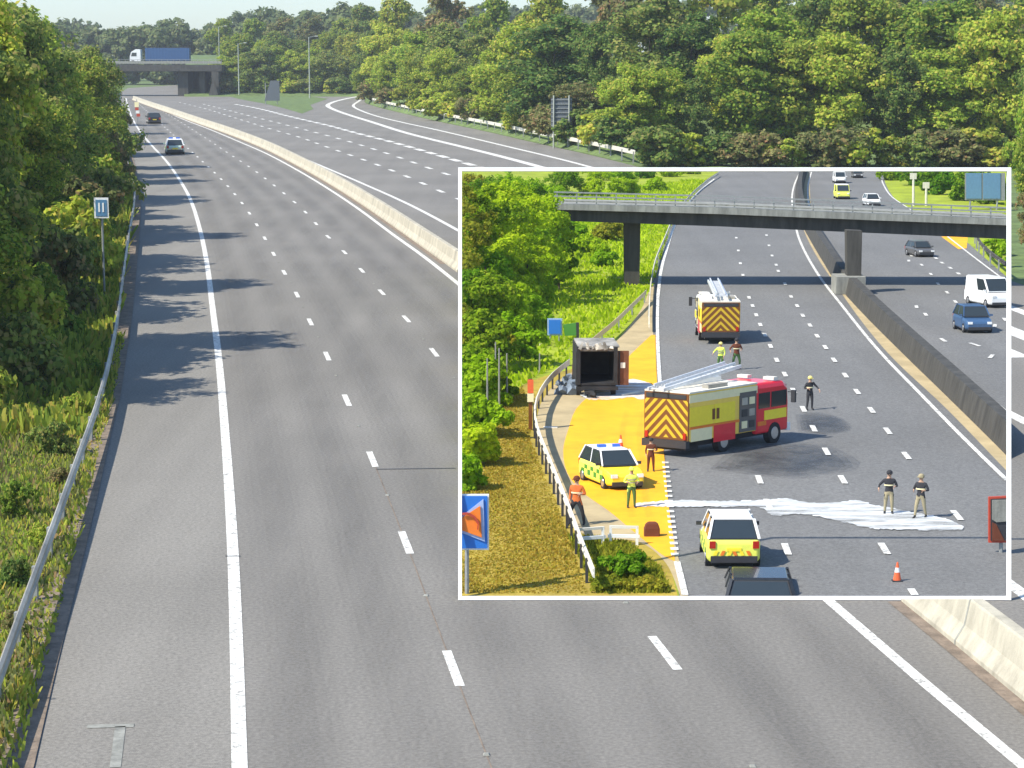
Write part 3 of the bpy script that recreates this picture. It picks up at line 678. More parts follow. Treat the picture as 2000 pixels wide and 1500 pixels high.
# ------------------------------------------------------------------ vehicles
def car(name, loc, X, paint, label, cat='car', group=None, L=4.4, Wd=1.8, Hh=1.48, roof=None, livery=None, hatch=True, clip=False, van=False, lightbar=False, bonnet=None, mid=None):
    """heading +Y; X maps the model's own axes to the world"""
    r = empty(name, loc, label, cat, group)
    w = Wd/2; h = Hh; roof = roof or paint; bonnet = bonnet or paint
    def sec(y, zb, zt, ww, tum=.93):
        return [Vector((-ww*.9, y, zb)), Vector((-ww, y, zb+.12)), Vector((-ww, y, zt-.18)), Vector((-ww*tum, y, zt)), Vector((ww*tum, y, zt)), Vector((ww, y, zt-.18)), Vector((ww, y, zb+.12)), Vector((ww*.9, y, zb))]
    bh = h*.62
    st = [(-L/2, .36, bh*.86, w*.86), (-L/2+.12, .24, bh*.98, w*.96), (-L/2+.6, .2, bh, w), (-L*.1, .2, bh, w), (L*.2, .2, bh*.97, w), (L/2-.5, .22, bh*.86, w*.97), (L/2-.12, .26, bh*.76, w*.9), (L/2, .34, bh*.62, w*.8)]
    if van: st = [(-L/2, .3, h*.55, w*.97), (-L/2+.1, .24, h*.56, w), (L*.2, .22, h*.56, w), (L/2-.4, .24, h*.5, w*.97), (L/2-.08, .28, h*.42, w*.92), (L/2, .36, h*.34, w*.86)]
    b = MB(); b.loft([sec(*s) for s in st[:5 if not van else 3]], paint); b.loft([sec(*s) for s in st[(4 if not van else 2):]], bonnet); b.build('body', r, X, clip=clip, bevel=.03)
    # greenhouse
    zb = bh-.02 if not van else h*.55-.02
    y0, y1, y2, y3 = (-L/2+.12, -L/2+.62, L*.1, L*.27) if not van else (-L/2+.02, -L/2+.1, L*.2, L*.38)
    wt = w*.76 if not van else w*.9; wb = w*.93
    ga = [Vector((-wb, y0, zb)), Vector((wb, y0, zb)), Vector((wb, y3, zb)), Vector((-wb, y3, zb))]
    gt = [Vector((-wt, y1, h-.03)), Vector((wt, y1, h-.03)), Vector((wt, y2, h-.03)), Vector((-wt, y2, h-.03))]
    b = MB(); b.add([p for p in ga+gt], [(0, 1, 5, 4), (1, 2, 6, 5), (2, 3, 7, 6), (3, 0, 4, 7), (4, 5, 6, 7)], mid or (paint if van else M['dark'])); b.build('cabin', r, X, clip=clip, bevel=.015)
    def pane(a, b_, c, d, nm, m=0.10, top=.1, ms=M['glass']):
        a, b_, c, d = [Vector(q) for q in (a, b_, c, d)]; cen = (a+b_+c+d)/4; n = (b_-a).cross(d-a).normalized()
        if n.dot(cen-Vector((0, (y1+y2)/2, zb))) < 0: n = -n
        pts = [cen+(q-cen)*(1-m)+n*.012 for q in (a, b_, c, d)]
        mb = MB(); mb.poly(pts, ms, .012, n); mb.build(nm, r, X, clip=clip)
    pane(ga[0], ga[1], gt[1], gt[0], 'rear_window'); pane(ga[3], ga[2], gt[2], gt[3], 'windscreen')
    for sx, (A, B, C, D) in ((1, (ga[1], ga[2], gt[2], gt[1])), (-1, (ga[0], ga[3], gt[3], gt[0]))):
        if van: A = A.lerp(B, .55); D = D.lerp(C, .55)
        pane(A, B, C, D, 'side_window', .13)
    b = MB(); b.box((0, (y1+y2)/2, h), (2*wt, y2-y1, .07), roof, taper=.93); b.build('roof', r, X, clip=clip, bevel=.02)
    if not van:
        for sx in (-1, 1):
            mx = (y0+y3)/2
            for pa, pb, wa in (((sx*wb, y3, zb+.02), (sx*wt, y2, h), .07), ((sx*wb, y0, zb+.02), (sx*wt, y1, h), .09), ((sx*wb*1.0, mx, zb+.02), (sx*wt*1.0, (y1+y2)/2, h), .06)):
                MB().bar(pa, pb, wa, .06, roof).build('pillar', r, X, clip=clip)
    for sx in (-1, 1):
        for yy in (-L/2+.78, L/2-.85): (None if clip == 'ground' else wheel(r, (sx*(w-.1), yy, .32), .33, .22, X, sx, clip))
        b = MB(); b.box((sx*(w*.8), -L/2-.005, bh*.82), (.22, .1, .26), M['taillight']); b.build('tail_light', r, X, clip=clip)
        b = MB(); b.box((sx*(w*.68), L/2-.03, bh*.66), (.3, .14, .16), M['headlight']); b.build('headlight', r, X, clip=clip)
        b = MB(); b.box((sx*(w+.09), y3-.25, zb+.1), (.2, .1, .14), paint if paint != M['lime'] else M['dark']); b.build('wing_mirror', r, X, clip=clip)
    b = MB(); b.box((0, -L/2-.02, .36), (Wd*.86, .12, .24), M['dark']); b.build('rear_bumper', r, X, clip=clip); b = MB(); b.box((0, L/2-.0, .34), (Wd*.8, .12, .2), M['dark']); b.build('front_bumper', r, X, clip=clip)
    b = MB(); b.box((0, -L/2-.03, bh*.66), (.52, .03, .12), M['yellow']); b.build('number_plate', r, X, clip=clip)
    b = MB(); b.box((0, 0, .22), (Wd*.8, L*.85, .2), M['black']); b.build('underbody', r, X, clip=clip)
    if livery:
        nb = 7; zz = (.42, .42+(bh-.62)/2+.03, bh-.2)
        for sx in (-1, 1):
            b = MB()
            for row in range(2):
                for k in range(nb):
                    ya = -L/2+.65+(L-1.5)*k/nb; yb = ya+(L-1.5)/nb; m_ = livery[(k+row) % 2]
                    b.poly([(sx*(w+.006), ya, zz[row]), (sx*(w+.006), yb, zz[row]), (sx*(w+.006), yb, zz[row+1]), (sx*(w+.006), ya, zz[row+1])], m_, .006, (sx, 0, 0))
            b.build('checked_panel', r, X, clip=clip)
        b = MB()
        for k in range(6):
            xa = -w*.78+k*w*.26; b.poly([(xa, -L/2-.03, .5), (xa+w*.13, -L/2-.03, .5), (xa+w*.13+.08*(1 if k > 2 else -1)*-1, -L/2-.03, bh*.62), (xa+.08*(1 if k > 2 else -1)*-1, -L/2-.03, bh*.62)], M['orange'] if k % 2 else M['yellow'], .01, (0, -1, 0))
        b.build('rear_stripes', r, X, clip=clip)
    if lightbar:
        b = MB(); b.box((0, (y1+y2)/2+.15, h+.1), (1.1, .26, .13), M['beacon']); b.box((0, (y1+y2)/2+.15, h+.1), (.3, .27, .135), M['white']); b.build('light_bar', r, X, clip=clip)
    return r
def rz(deg): return Matrix.Rotation(rad(deg), 3, 'Z')
car('parked_car', P(300, 241), rz(14), M['blackcar'], 'small black car far up the left lane near the bridge', 'car')
car('moving_car', P(341, 300), rz(11), M['silver'], 'pale silver-green car driving away up the left lane, its shadow on the road', 'car', roof=M['white'], livery=(M['lime'], M['green']), lightbar=True)

# ------------------------------------------------------------------ street furniture of the main road
def lamp(px_, ytop, ybase, label, arm=1, Y_=None, two=False):
    Yb = Y_ or P(px_, ybase).y; base = AtY(px_, ybase, Yb); base.z = max(0, min(base.z, 6)); top = AtY(px_, ytop, Yb).z
    r = empty('street_lamp', (base.x, Yb, base.z), label, 'street lamp', 'lamp posts by the slip road'); hh = top-base.z
    MB().tube((0, 0, 0), (0, 0, hh), .16, .09, M['lamp'], 10).build('pole', r)
    for s in ((-1, 1) if two else (arm,)):
        MB().bar((0, 0, hh-.1), (s*1.3, 0, hh+.15), .08, .08, M['lamp']).build('arm', r)
        MB().box((s*1.6, 0, hh+.17), (.8, .3, .16), M['lamp'], taper=.7).build('lamp_head', r)
lamp(605, 72, 192, 'grey lamp post above the grass island, right of the grey triangular sign', 1)
lamp(540, 95, 186, 'lamp post with a pale head just above the grey sign on the grass island', -1)
lamp(430, 52, 184, 'tall lamp post standing at the right end of the bridge', 1)
lamp(546, 48, 183, 'tall thin lamp post in the trees just behind the one with the pale head', 1, Y_=560)
lamp(738, 45, 182, 'lamp post rising out of the trees right of the slip road', -1, Y_=520)
lamp(467, 85, 188, 'short lamp post in front of the trees right of the bridge', 1)
# triangular grey sign on the island
p = P(527, 205)
r = empty('direction_sign', p, 'grey road sign on posts standing on the grass island', 'road sign')
sg = F/P(527, 205).y
b = MB(); b.poly([(-1.0, 0, .8), (1.9, 0, .8), (1.9, 0, 4.6), (.2, 0, 4.6)], M['signdark'], .12, (0, 1, 0)); b.build('sign_panel', r)
for s in (-.8, 1.4): MB().tube((s, .2, 0), (s, .2, 4.2), .08, .08, M['post'], 6).build('post', r)
# large dark sign back on the right verge
p = P(1095, 290); Yb = p.y+.6
r = empty('large_sign', AtY(1096, 290, Yb), 'large dark slatted sign on two posts in front of the right wood', 'road sign'); r.location.z = 0
q0 = AtY(1076, 192, Yb); q1 = AtY(1117, 248, Yb); cx = (q0.x+q1.x)/2-r.location.x; zt, zb = q0.z, q1.z
b = MB(); b.box((cx, 0, (zt+zb)/2), (q1.x-q0.x, .08, zt-zb), M['signdark']); b.build('sign_panel', r)
for i in range(7): MB().box((cx, -.08, zb+.15+(zt-zb-.3)*i/6), (q1.x-q0.x-.05, .07, .09), M['post']).build('cross_rail', r)
for s in (q0.x+.3, q1.x-.3): MB().tube((s-r.location.x, -.17, 0), (s-r.location.x, -.17, zt+.3), .09, .09, M['lamp'], 8).build('post', r)
# marker sign on the left, in front of the trees
Yb = 62; c = AtY(198, 405, Yb); e = edge_at(Yb)
Yb = 105.0; c = AtY(198, 406, Yb)
Yb = 50.5; c = AtY(198, 406, Yb)
Yb = 82.0; c = AtY(198, 406, Yb); hw = .014*0+ (AtY(212, 406, Yb).x-c.x); hv = (AtY(198, 386, Yb)-c).z
def marker_sign(Yb, label):
    c = AtY(198, 406, Yb); hw = AtY(212, 406, Yb).x-c.x; hv = AtY(198, 386, Yb).z-c.z
    r = empty('marker_sign', (c.x, Yb, 0), label, 'road sign')
    MB().box((0, 0, c.z), (2*hw, .05, 2*hv), M['white']).build('sign_border', r)
    pn = MB().box((0, -.03, c.z), (2*hw*.78, .03, 2*hv*.8), M['signblue2']).build('sign_panel', r)
    b = MB()
    for s in (-1, 1): b.box((s*hw*.28, -.05, c.z+hv*.05), (hw*.22, .02, hv*.9), M['white'])
    b.build('marks', pn)
    MB().tube((0, .07, 0), (0, .07, c.z), .045, .045, M['post'], 8).build('post', r)
marker_sign(84, 'small blue-grey marker sign with a white border in front of the left trees')
# things at the far left kerb: pole, red and white board
b0 = P(236, 262); r = empty('signal_post', b0, 'pale green post on the left verge near the black car', 'post')
hh = AtY(236, 178, b0.y).z
MB().tube((0, 0, 0), (0, 0, hh), .16, .13, M['silver'], 8).build('pole', r); MB().box((0, -.1, hh*.45), (.8, .4, 1.4), M['silver'], taper=.85).build('cabinet', r)
b0 = P(268, 240); r = empty('marker_board', b0, 'small yellow, red and white marker board beside the far left lane', 'road sign'); 
MB().box((0, 0, 2.6), (.6, .1, .7), M['cream']).build('upper_panel', r)
for k in range(3): MB().box((.1*k, 0, 2.0-.45*k), (.5, .1, .4), M['signred'] if k % 2 == 0 else M['white']).build('striped_board', r)
MB().tube((0, .1, 0), (0, .1, 3.4), .06, .06, M['post'], 6).build('post', r)

# ================================================================== THE FRAMED SCENE standing on the carriageway
SH = .03
def T(px_, py_, h=SH): return P(px_, py_, h)
slab = [T(899, 1168), T(1971, 1168), T(1971, 331), T(899, 331)]
o = flat('scene_road', slab, M['asph_in'], z=SH, thick=SH-.004)
# frame bars, square to the line of sight, foot on the road
zc = (T(1400, 1172, 0)-Vector((0, 0, H))).dot(Vector((0, CT, -ST)))
def FP(px_, py_, dz=0.0): 
    d = ray(px_, py_); return Vector((0, 0, H))+d*(zc-.05+dz)
fr = empty('picture_frame', FP(1435, 1172), 'tall thin white rectangular frame standing on the carriageway around the crash scene', 'frame')
def fbar(a, b_, name):
    (xa, ya), (xb, yb) = a, b_
    f = [FP(xa, ya), FP(xb, ya), FP(xb, yb), FP(xa, yb)]; fo = fr.location; n = Vector((0, CT, -ST))
    MB().poly([q-fo for q in f], M['frame'], .09, n).build(name, fr)
fbar((895, 327), (1975, 334), 'top_bar'); fbar((895, 1165), (1975, 1172), 'bottom_bar')
fbar((895, 334), (902, 1165), 'side_bar'); fbar((1968, 334), (1975, 1165), 'side_bar')

HI = 17.85
def axs(py_):
    """size of one real metre of the framed scene on its base: across, along, up"""
    sl_ = ((py_-140)/HI)/((py_-100)*CT/(H-SH)); sd_ = ((py_-140)**2/103700)/((py_-100)**2/41600)
    return sl_, sd_
def XF(py_, yaw=0, k=1.0):
    a, d = axs(py_); return Matrix.Diagonal((a*k, d*k, a*k)) @ rz(yaw)
def inpoly(name, pix, m, z, kind='structure'):
    pts = [T(min(1971, max(899, x)), min(1168, max(331, y))) for x, y in pix]; return flat(name, pts, m, z=SH+z, kind=kind)
def smooth_pix(pix, n=6):
    q = spline([Vector((x, y, 0)) for x, y in pix], 12); return [(v.x, v.y) for v in q]
# ground surfaces
LE = [(1425, 331), (1395, 350), (1362, 378), (1335, 410), (1318, 440), (1303, 485), (1291, 530), (1285, 580), (1284, 640), (1287, 720), (1292, 800), (1299, 880), (1306, 960), (1315, 1040), (1328, 1110), (1342, 1168)]
inpoly('scene_grass', [(899, 331)]+smooth_pix([(x-14, y) for x, y in LE])+[(899, 1168)], M['ingrass'], .004)
inpoly('scene_dry_grass', smooth_pix([(899, 960), (930, 930), (950, 870), (975, 800), (1010, 760), (1050, 740), (1120, 720)])+smooth_pix([(1150, 740), (1180, 800), (1230, 960), (1290, 1050), (1325, 1168)])+[(899, 1168)], M['inbrown'], .008)
inpoly('scene_path', smooth_pix([(1270, 560), (1255, 600), (1200, 670), (1150, 710), (1090, 745), (1056, 790), (1048, 850), (1070, 920), (1105, 1010), (1150, 1050), (1250, 1060), (1300, 1100), (1330, 1168)])+smooth_pix([(1345, 1168), (1318, 1060), (1300, 950), (1285, 800), (1278, 700), (1276, 600), (1280, 560)]), M['inpath'], .012)
inpoly('emergency_bay', smooth_pix([(1272, 655), (1235, 690), (1205, 720), (1185, 745), (1150, 775), (1125, 800), (1110, 840), (1100, 880), (1108, 925), (1135, 960), (1190, 1000), (1250, 1050), (1298, 1088), (1318, 1098)])+smooth_pix([(1316, 1060), (1305, 980), (1298, 900), (1290, 820), (1283, 740), (1280, 655)]), M['bay'], .018)
# grass in the low left corner has a darker planted patch
tb = bpy.data.objects
# right verge (grass and bay)
inpoly('scene_right_verge', smooth_pix([(1722, 331), (1730, 360), (1745, 385), (1770, 405), (1830, 425), (1885, 470), (1925, 505), (1971, 545)])+[(1971, 331)], M['ingrass'], .004)
inpoly('right_bay', [(1838, 462), (1890, 462), (1888, 485), (1872, 487)], M['bay'], .008)
# markings
mk = MB(); ZZ = SH+.024
def irib(pix, wd, z=ZZ): ribbon(mk, spline([T(x, y) for x, y in pix], 2), wd, z, M['paint'])
def in_ok(pix): return pix
irib([(x, y) for x, y in LE if 580 >= y > 331], .14)
irib([(1285, 580), (1284, 640), (1287, 720), (1292, 790)], .12)
irib([(1322, 1098), (1330, 1130), (1338, 1164)], .13)
for k in range(23):                                     # short blocks beside the bay
    y = 905+k*9.0*(1+.006*k)
    if y > 1092: break
    x = 1299+(y-900)*.105; mk.box((T(x, y).x, T(x, y).y, ZZ), (.16, .34*.6, .006), M['paint'])
irib([(1563, 336), (1552, 360), (1547, 385), (1552, 430), (1562, 470), (1600, 540), (1640, 592), (1720, 690), (1800, 773), (1880, 855), (1967, 940)], .12)
irib([(1585, 336), (1578, 365), (1580, 400), (1592, 440), (1606, 470), (1650, 520), (1712, 592), (1780, 652), (1859, 720), (1967, 806)], .11)
irib([(1718, 336), (1726, 362), (1742, 385), (1768, 403), (1810, 430), (1860, 470), (1905, 505), (1967, 552)], .1)
def idash(cs, wd, ln):
    pts = [T(x, y) for x, y in cs]
    for i, p_ in enumerate(pts):
        d = (pts[min(i+1, len(pts)-1)]-pts[max(i-1, 0)]).normalized(); L_ = ln*axs(cs[i][1])[1]
        if cs[i][1] > 1150: L_ *= .5
        ribbon(mk, [p_-d*L_/2, p_+d*L_/2], wd*axs(cs[i][1])[0], ZZ, M['paint'])
idash([(1438, 465), (1442, 490), (1446, 515), (1451, 538), (1463, 582), (1470, 598), (1477, 616), (1485, 635), (1494, 655), (1505, 677), (1517, 704), (1533, 732), (1550, 764), (1569, 800), (1589, 838), (1614, 883), (1646, 938), (1727, 1073), (1783, 1158)], .26, 2.6)
idash([(1483, 938), (1536, 1074), (1500, 985)], .26, 2.6)
idash([(1497, 460), (1502, 480), (1508, 500), (1516, 518), (1520, 530), (1533, 555), (1545, 580), (1557, 598), (1568, 617), (1582, 636), (1596, 657), (1612, 679), (1629, 704), (1651, 734), (1674, 766), (1702, 802), (1734, 843), (1770, 891), (1869, 1008)], .26, 2.6)
idash([(1780, 500), (1800, 518), (1818, 536), (1832, 555), (1850, 572), (1866, 590)], .24, 2.4)
idash([(1828, 505), (1840, 514), (1856, 524), (1872, 535), (1889, 549), (1904, 562)], .3, 2.4)
idash([(1775, 510), (1790, 600), (1808, 615), (1842, 665), (1904, 674), (1936, 697), (1943, 637)], .26, 2.4)
irib([(1975-8, 628), (1962, 622)], .2)
o = mk.build('scene_markings'); tag(o, kind='structure')
# gravel beside the scene's central barrier
inpoly('median_strip', smooth_pix([(1571, 331), (1556, 385), (1572, 455), (1645, 575), (1730, 685), (1850, 800), (1971, 925)])+smooth_pix([(1971, 838), (1850, 735), (1705, 598), (1650, 540), (1600, 470), (1584, 400), (1580, 331)]), M['inpath'], .006)
# central barrier (concrete; the shade on its near side is put into the colour)
cb = spline([T(x, y) for x, y in [(1571, 333), (1563, 360), (1562, 390), (1572, 430), (1594, 470), (1622, 515), (1652, 560), (1700, 612), (1780, 690), (1870, 775), (1967, 868), (2030, 930)]], 2)
for q in cb: q.z = SH
barrier('scene_barrier', cb, M['conc_d'], 'shade-coloured concrete wall between the carriageways inside the framed crash scene', prof=[(-.5, 0), (-.44, .3), (-.3, 1.0), (-.26, 1.15), (.26, 1.15), (.3, 1.0), (.44, .3), (.5, 0)], sc=.62, clip=True)
# foam
def ragged(pix, amp=2.2, seed=3):
    g = random.Random(seed); q = spline([Vector((x, y, 0)) for x, y in pix], 5); return [(v.x+g.uniform(-amp, amp), v.y+g.uniform(-amp*.5, amp*.5)) for v in q]
o = inpoly('foam_spill', ragged([(1240, 985), (1330, 979), (1420, 981), (1500, 978), (1535, 976), (1580, 984), (1650, 982), (1665, 979), (1715, 990), (1770, 1000), (1860, 1020), (1884, 1032)])+ragged([(1880, 1037), (1820, 1038), (1760, 1036), (1700, 1034), (1640, 1020), (1560, 1006), (1505, 1008), (1490, 996), (1420, 992), (1330, 992), (1240, 992)]), M['foam'], .03, kind='stuff')
o = inpoly('foam_spill', ragged([(1128, 770), (1195, 755), (1235, 742), (1280, 758), (1286, 772), (1270, 782), (1230, 778), (1190, 782), (1150, 783)]), M['foam'], .03, kind='stuff')
o = inpoly('foam_spill', ragged([(1295, 765), (1330, 770), (1380, 768), (1400, 776), (1370, 796), (1320, 800), (1295, 796)]), M['foam'], .03, kind='stuff')
def soft_patch(pix):
    q = smooth_pix(pix); cx_, cy_ = sum(a for a, b_ in q)/len(q), sum(b_ for a, b_ in q)/len(q); g = random.Random(len(q))
    for k, sc_ in enumerate((1.12, 1.0, .88, .74, .55)): inpoly('wet_patch', [(cx_+(a-cx_)*sc_*g.uniform(.96, 1.04), cy_+(b_-cy_)*sc_*g.uniform(.96, 1.04)) for a, b_ in q], M['wet'], .004+.003*k)
soft_patch([(1440, 880), (1500, 868), (1580, 868), (1640, 885), (1665, 912), (1620, 922), (1560, 931), (1480, 925), (1400, 915)])
soft_patch([(1560, 812), (1600, 808), (1640, 818), (1660, 835), (1610, 848), (1565, 842)])

tb_ = MB()
for off in (0, 34):
    q = spline([T(x+off, y, SH+.022) for x, y in [(1235, 1010), (1225, 960), (1222, 900), (1215, 850), (1225, 800)]], 1)
    for k_, wd_ in enumerate((.2, .13)):
        L_ = offset(q, -wd_/2); R_ = offset(q, wd_/2); n_ = len(q); dz = Vector((0, 0, .002*k_))
        tb_.add([p+dz for p in L_+R_], [(i, n_+i, n_+i+1, i+1) for i in range(n_-1)], M['track'])
tag(tb_.build('bay_tyre_marks'), kind='structure')
# overbridge of the scene
SCB = axs(555)
def bpt(px_, py_, Yv): return AtY(px_, py_, Yv)
Y1 = T(1235, 557).y            # foot of the left column
Y2 = Y1
br = empty('footbridge', T(1235, 557), 'grey concrete bridge crossing above the upper part of the framed crash scene', 'bridge'); bo = br.location
def bq(pix, m, name, Y_, th=1.2, clipit=True, parent=None):
    MB().poly([AtY(x, y, Y_)-bo for x, y in pix], m, th, (0, 1, 0)).build(name, parent or br, clip=clipit)
XR = 1990
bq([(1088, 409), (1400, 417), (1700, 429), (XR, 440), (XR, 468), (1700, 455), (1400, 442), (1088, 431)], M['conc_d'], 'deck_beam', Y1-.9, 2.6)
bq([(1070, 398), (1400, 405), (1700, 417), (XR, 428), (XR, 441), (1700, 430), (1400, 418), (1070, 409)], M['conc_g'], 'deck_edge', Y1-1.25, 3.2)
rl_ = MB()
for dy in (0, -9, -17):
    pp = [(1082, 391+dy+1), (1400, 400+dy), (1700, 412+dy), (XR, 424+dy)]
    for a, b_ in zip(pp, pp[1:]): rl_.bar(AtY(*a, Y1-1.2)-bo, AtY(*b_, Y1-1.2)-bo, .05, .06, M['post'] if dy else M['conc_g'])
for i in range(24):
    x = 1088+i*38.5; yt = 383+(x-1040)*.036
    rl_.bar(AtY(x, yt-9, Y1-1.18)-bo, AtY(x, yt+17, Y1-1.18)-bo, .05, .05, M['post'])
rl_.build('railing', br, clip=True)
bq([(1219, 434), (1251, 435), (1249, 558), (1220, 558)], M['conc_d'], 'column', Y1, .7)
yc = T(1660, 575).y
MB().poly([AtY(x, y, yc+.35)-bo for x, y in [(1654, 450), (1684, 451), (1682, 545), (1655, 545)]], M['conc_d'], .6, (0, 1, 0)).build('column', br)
b = MB(); f0 = AtY(1633, 575, yc-.1)-bo; f1 = AtY(1690, 575, yc-.1)-bo; zt = (AtY(1660, 541, yc-.1)-bo).z
b.box(((f0.x+f1.x)/2, f0.y+.7, (zt+f0.z)/2), (f1.x-f0.x, 1.4, zt-f0.z), M['conc_g']); b.build('plinth', br)

# clipped vegetation of the framed scene
def inveg(name, px_, py_, h, r, m, n, size, label, cat, seed, group=None, lobes=12, maxx=None):
    """h and r in picture-scene metres"""
    base = T(px_, py_); a, d = axs(py_); q = leaves(n, size, h, r, lobes, .02, seed)
    q = q*np.array([a, d*1.15, a]); w_ = q.mean(1)+np.array(base)
    zc_ = w_[:, 1]*CT-(w_[:, 2]-H)*ST; u = w_[:, 1]*ST+(w_[:, 2]-H)*CT
    X_ = 1000+F*w_[:, 0]/zc_; Y_ = 750-F*u/zc_
    ok = (X_ > 901) & (X_ < 1969) & (Y_ > 333) & (Y_ < 1166)
    q = q[ok]
    if len(q) < 20: return
    root = empty(name, base, label, cat, group)
    o = bpy.data.objects.new('crown', leafmesh('crown', q, m)); col.objects.link(o); o.parent = root
    if py_ > 420 and px_ > 915:
        b = MB(); b.tube((0, 0, 0), (0, 0, h*a*.35), .05*a*2, .03*a*2, M['bark'], 6); b.build('trunk', root, clip=True)
g = random.Random(5); n_ = 0
for (px_, py_, h, r, mi_) in [
    (915, 420, 5, 3.4, 2), (960, 430, 5, 3.2, 1), (1000, 425, 5, 3, 0), (1045, 425, 4.5, 3, 0), (905, 470, 5, 3, 2), (945, 480, 5.5, 3, 1), (985, 470, 5, 3, 0), (1030, 470, 4.6, 2.8, 0), (1068, 480, 3.6, 2.4, 0),
    (920, 530, 5, 2.8, 2), (960, 540, 5, 2.8, 0), (1000, 530, 4.6, 2.6, 0), (1040, 525, 3.6, 2.4, 0), (1085, 505, 3, 2, 1), (905, 590, 5, 2.6, 1), (945, 600, 4.6, 2.6, 0), (985, 590, 4.4, 2.5, 0), (1025, 585, 3.2, 2.2, 0), (1062, 560, 2.4, 1.9, 0),
    (915, 655, 4.4, 2.4, 1), (955, 660, 4.0, 2.3, 1), (995, 650, 3.4, 2.1, 0), (1030, 640, 2.4, 1.7, 0), (905, 720, 3.6, 2.2, 2), (945, 725, 3.4, 2.1, 1), (985, 715, 2.8, 1.8, 0), (1015, 700, 1.8, 1.4, 2),
    (905, 790, 3.2, 2, 1), (940, 795, 2.8, 1.8, 0), (968, 780, 2.2, 1.4, 1), (903, 850, 2.6, 1.7, 0), (932, 855, 2.0, 1.4, 0), (902, 910, 2.0, 1.5, 0), (925, 905, 1.5, 1.1, 0), (902, 960, 1.3, 1.1, 0),
    (1062, 572, 7.6, 2.3, 0), (1092, 566, 6.4, 1.5, 1), (1030, 588, 8.2, 2.5, 0), (990, 598, 8.8, 2.7, 0), (948, 606, 9.4, 2.8, 1), (912, 612, 9.6, 2.8, 2), (1010, 540, 8, 2.6, 0), (960, 545, 8.4, 2.8, 0), (915, 550, 8.6, 2.8, 0),
    (1110, 345, 2.6, 2.6, 1), (1160, 352, 2.6, 2.8, 0), (1215, 350, 2.2, 2.6, 0), (1265, 348, 2.2, 2.6, 1), (1310, 345, 1.8, 2.2, 0), (1348, 340, 1.4, 1.8, 1),
    (1100, 385, 3.5, 2.6, 1), (1160, 384, 2.2, 2.4, 0), (1220, 380, 2.2, 2.4, 0), (1280, 374, 1.8, 2, 0), (1120, 480, 2, 2.0, 0), (1155, 500, 1.6, 1.8, 0), (1190, 470, 1.8, 1.8, 2), (1180, 520, 1.2, 1.4, 0)]:
    row = 'above the grey bridge' if py_ < 400 else ("by the bridge's left end" if py_ < 500 else ('left of the bridge column' if py_ < 580 else ('above the small sign' if py_ < 660 else ('left of the burnt van' if py_ < 760 else 'above the telephone sign'))))
    tone = ['bright', 'dark', 'olive'][mi_]
    far_ = 'at the frame border' if px_ < 935 else ('amid the bushes' if px_ < 1010 else 'beside open grass')
    n_ += 1
    lab = f'{tone} bushy tree {row}, {far_}'
    inveg('slope_tree', px_, py_, h, r, LEAFIN[mi_], 9000, .25, lab, 'tree', 500+n_, f'{tone} trees {row}, {far_}', 14)
for j, (px_, py_, h, r) in enumerate([(1745, 352, 3.0, 2.4), (1775, 362, 3, 2.4), (1810, 372, 3, 2.6), (1850, 380, 3.2, 2.6), (1890, 392, 3.4, 2.6), (1930, 398, 3.4, 2.6), (1965, 402, 3.6, 2.6), (1830, 345, 2.4, 2.6), (1900, 350, 2.4, 2.6)]):
    inveg('slope_tree', px_, py_, h, r, LEAFIN[1], 3200, .45, 'dark tree behind the grey bridge beside the wide sign', 'tree', 700+j, 'dark trees beside the wide blue sign', 10)
for j, (px_, py_, h, r) in enumerate([(1950, 497, 1.6, 1.6), (1968, 520, 1.8, 1.6)]):
    inveg('low_bush', px_, py_, h, r, LEAFIN[0], 2500, .3, f'bright low bush under the right end of the grey bridge, {["upper","lower"][j]} of two', 'bush', 740+j, None, 8)
inveg('low_bush', 1222, 1122, .65, 1.0, LEAFIN[1], 5000, .16, 'dark low bush in the grass left of the bottom dark car', 'bush', 760, None, 10)
for j, (px_, py_) in enumerate([(1180, 1150), (1255, 1155)]): inveg('low_bush', px_, py_, .35, .7, LEAFIN[2], 2500, .12, f'small olive bush at the bottom edge of the frame, {["left","right"][j]} of the dark bush', 'bush', 770+j, None, 8)
def inpolyline(pix): return [T(x, y) for x, y in pix]
M['turfdry'] = leafmat('turf_dry', [(.3, .2, .03), (.4, .28, .04), (.28, .26, .03), (.46, .36, .08)])
tufts('scene_turf', inpolyline([(902, 400), (1380, 350), (1310, 440), (1275, 560), (1200, 665), (1050, 735), (960, 800), (940, 940), (902, 965)]), 30000, .14, .12, LEAFIN[0], 31, SH)
tufts('scene_dry_turf', inpolyline([(902, 965), (945, 925), (960, 820), (1020, 755), (1035, 800), (1035, 860), (1085, 980), (1150, 1160), (902, 1160)]), 22000, .035, .06, M['turfdry'], 32, SH)
tufts('scene_kerb_turf', inpolyline([(1110, 1050), (1230, 1062), (1290, 1110), (1310, 1160), (1165, 1160)]), 6000, .07, .05, LEAFIN[2], 33, SH)

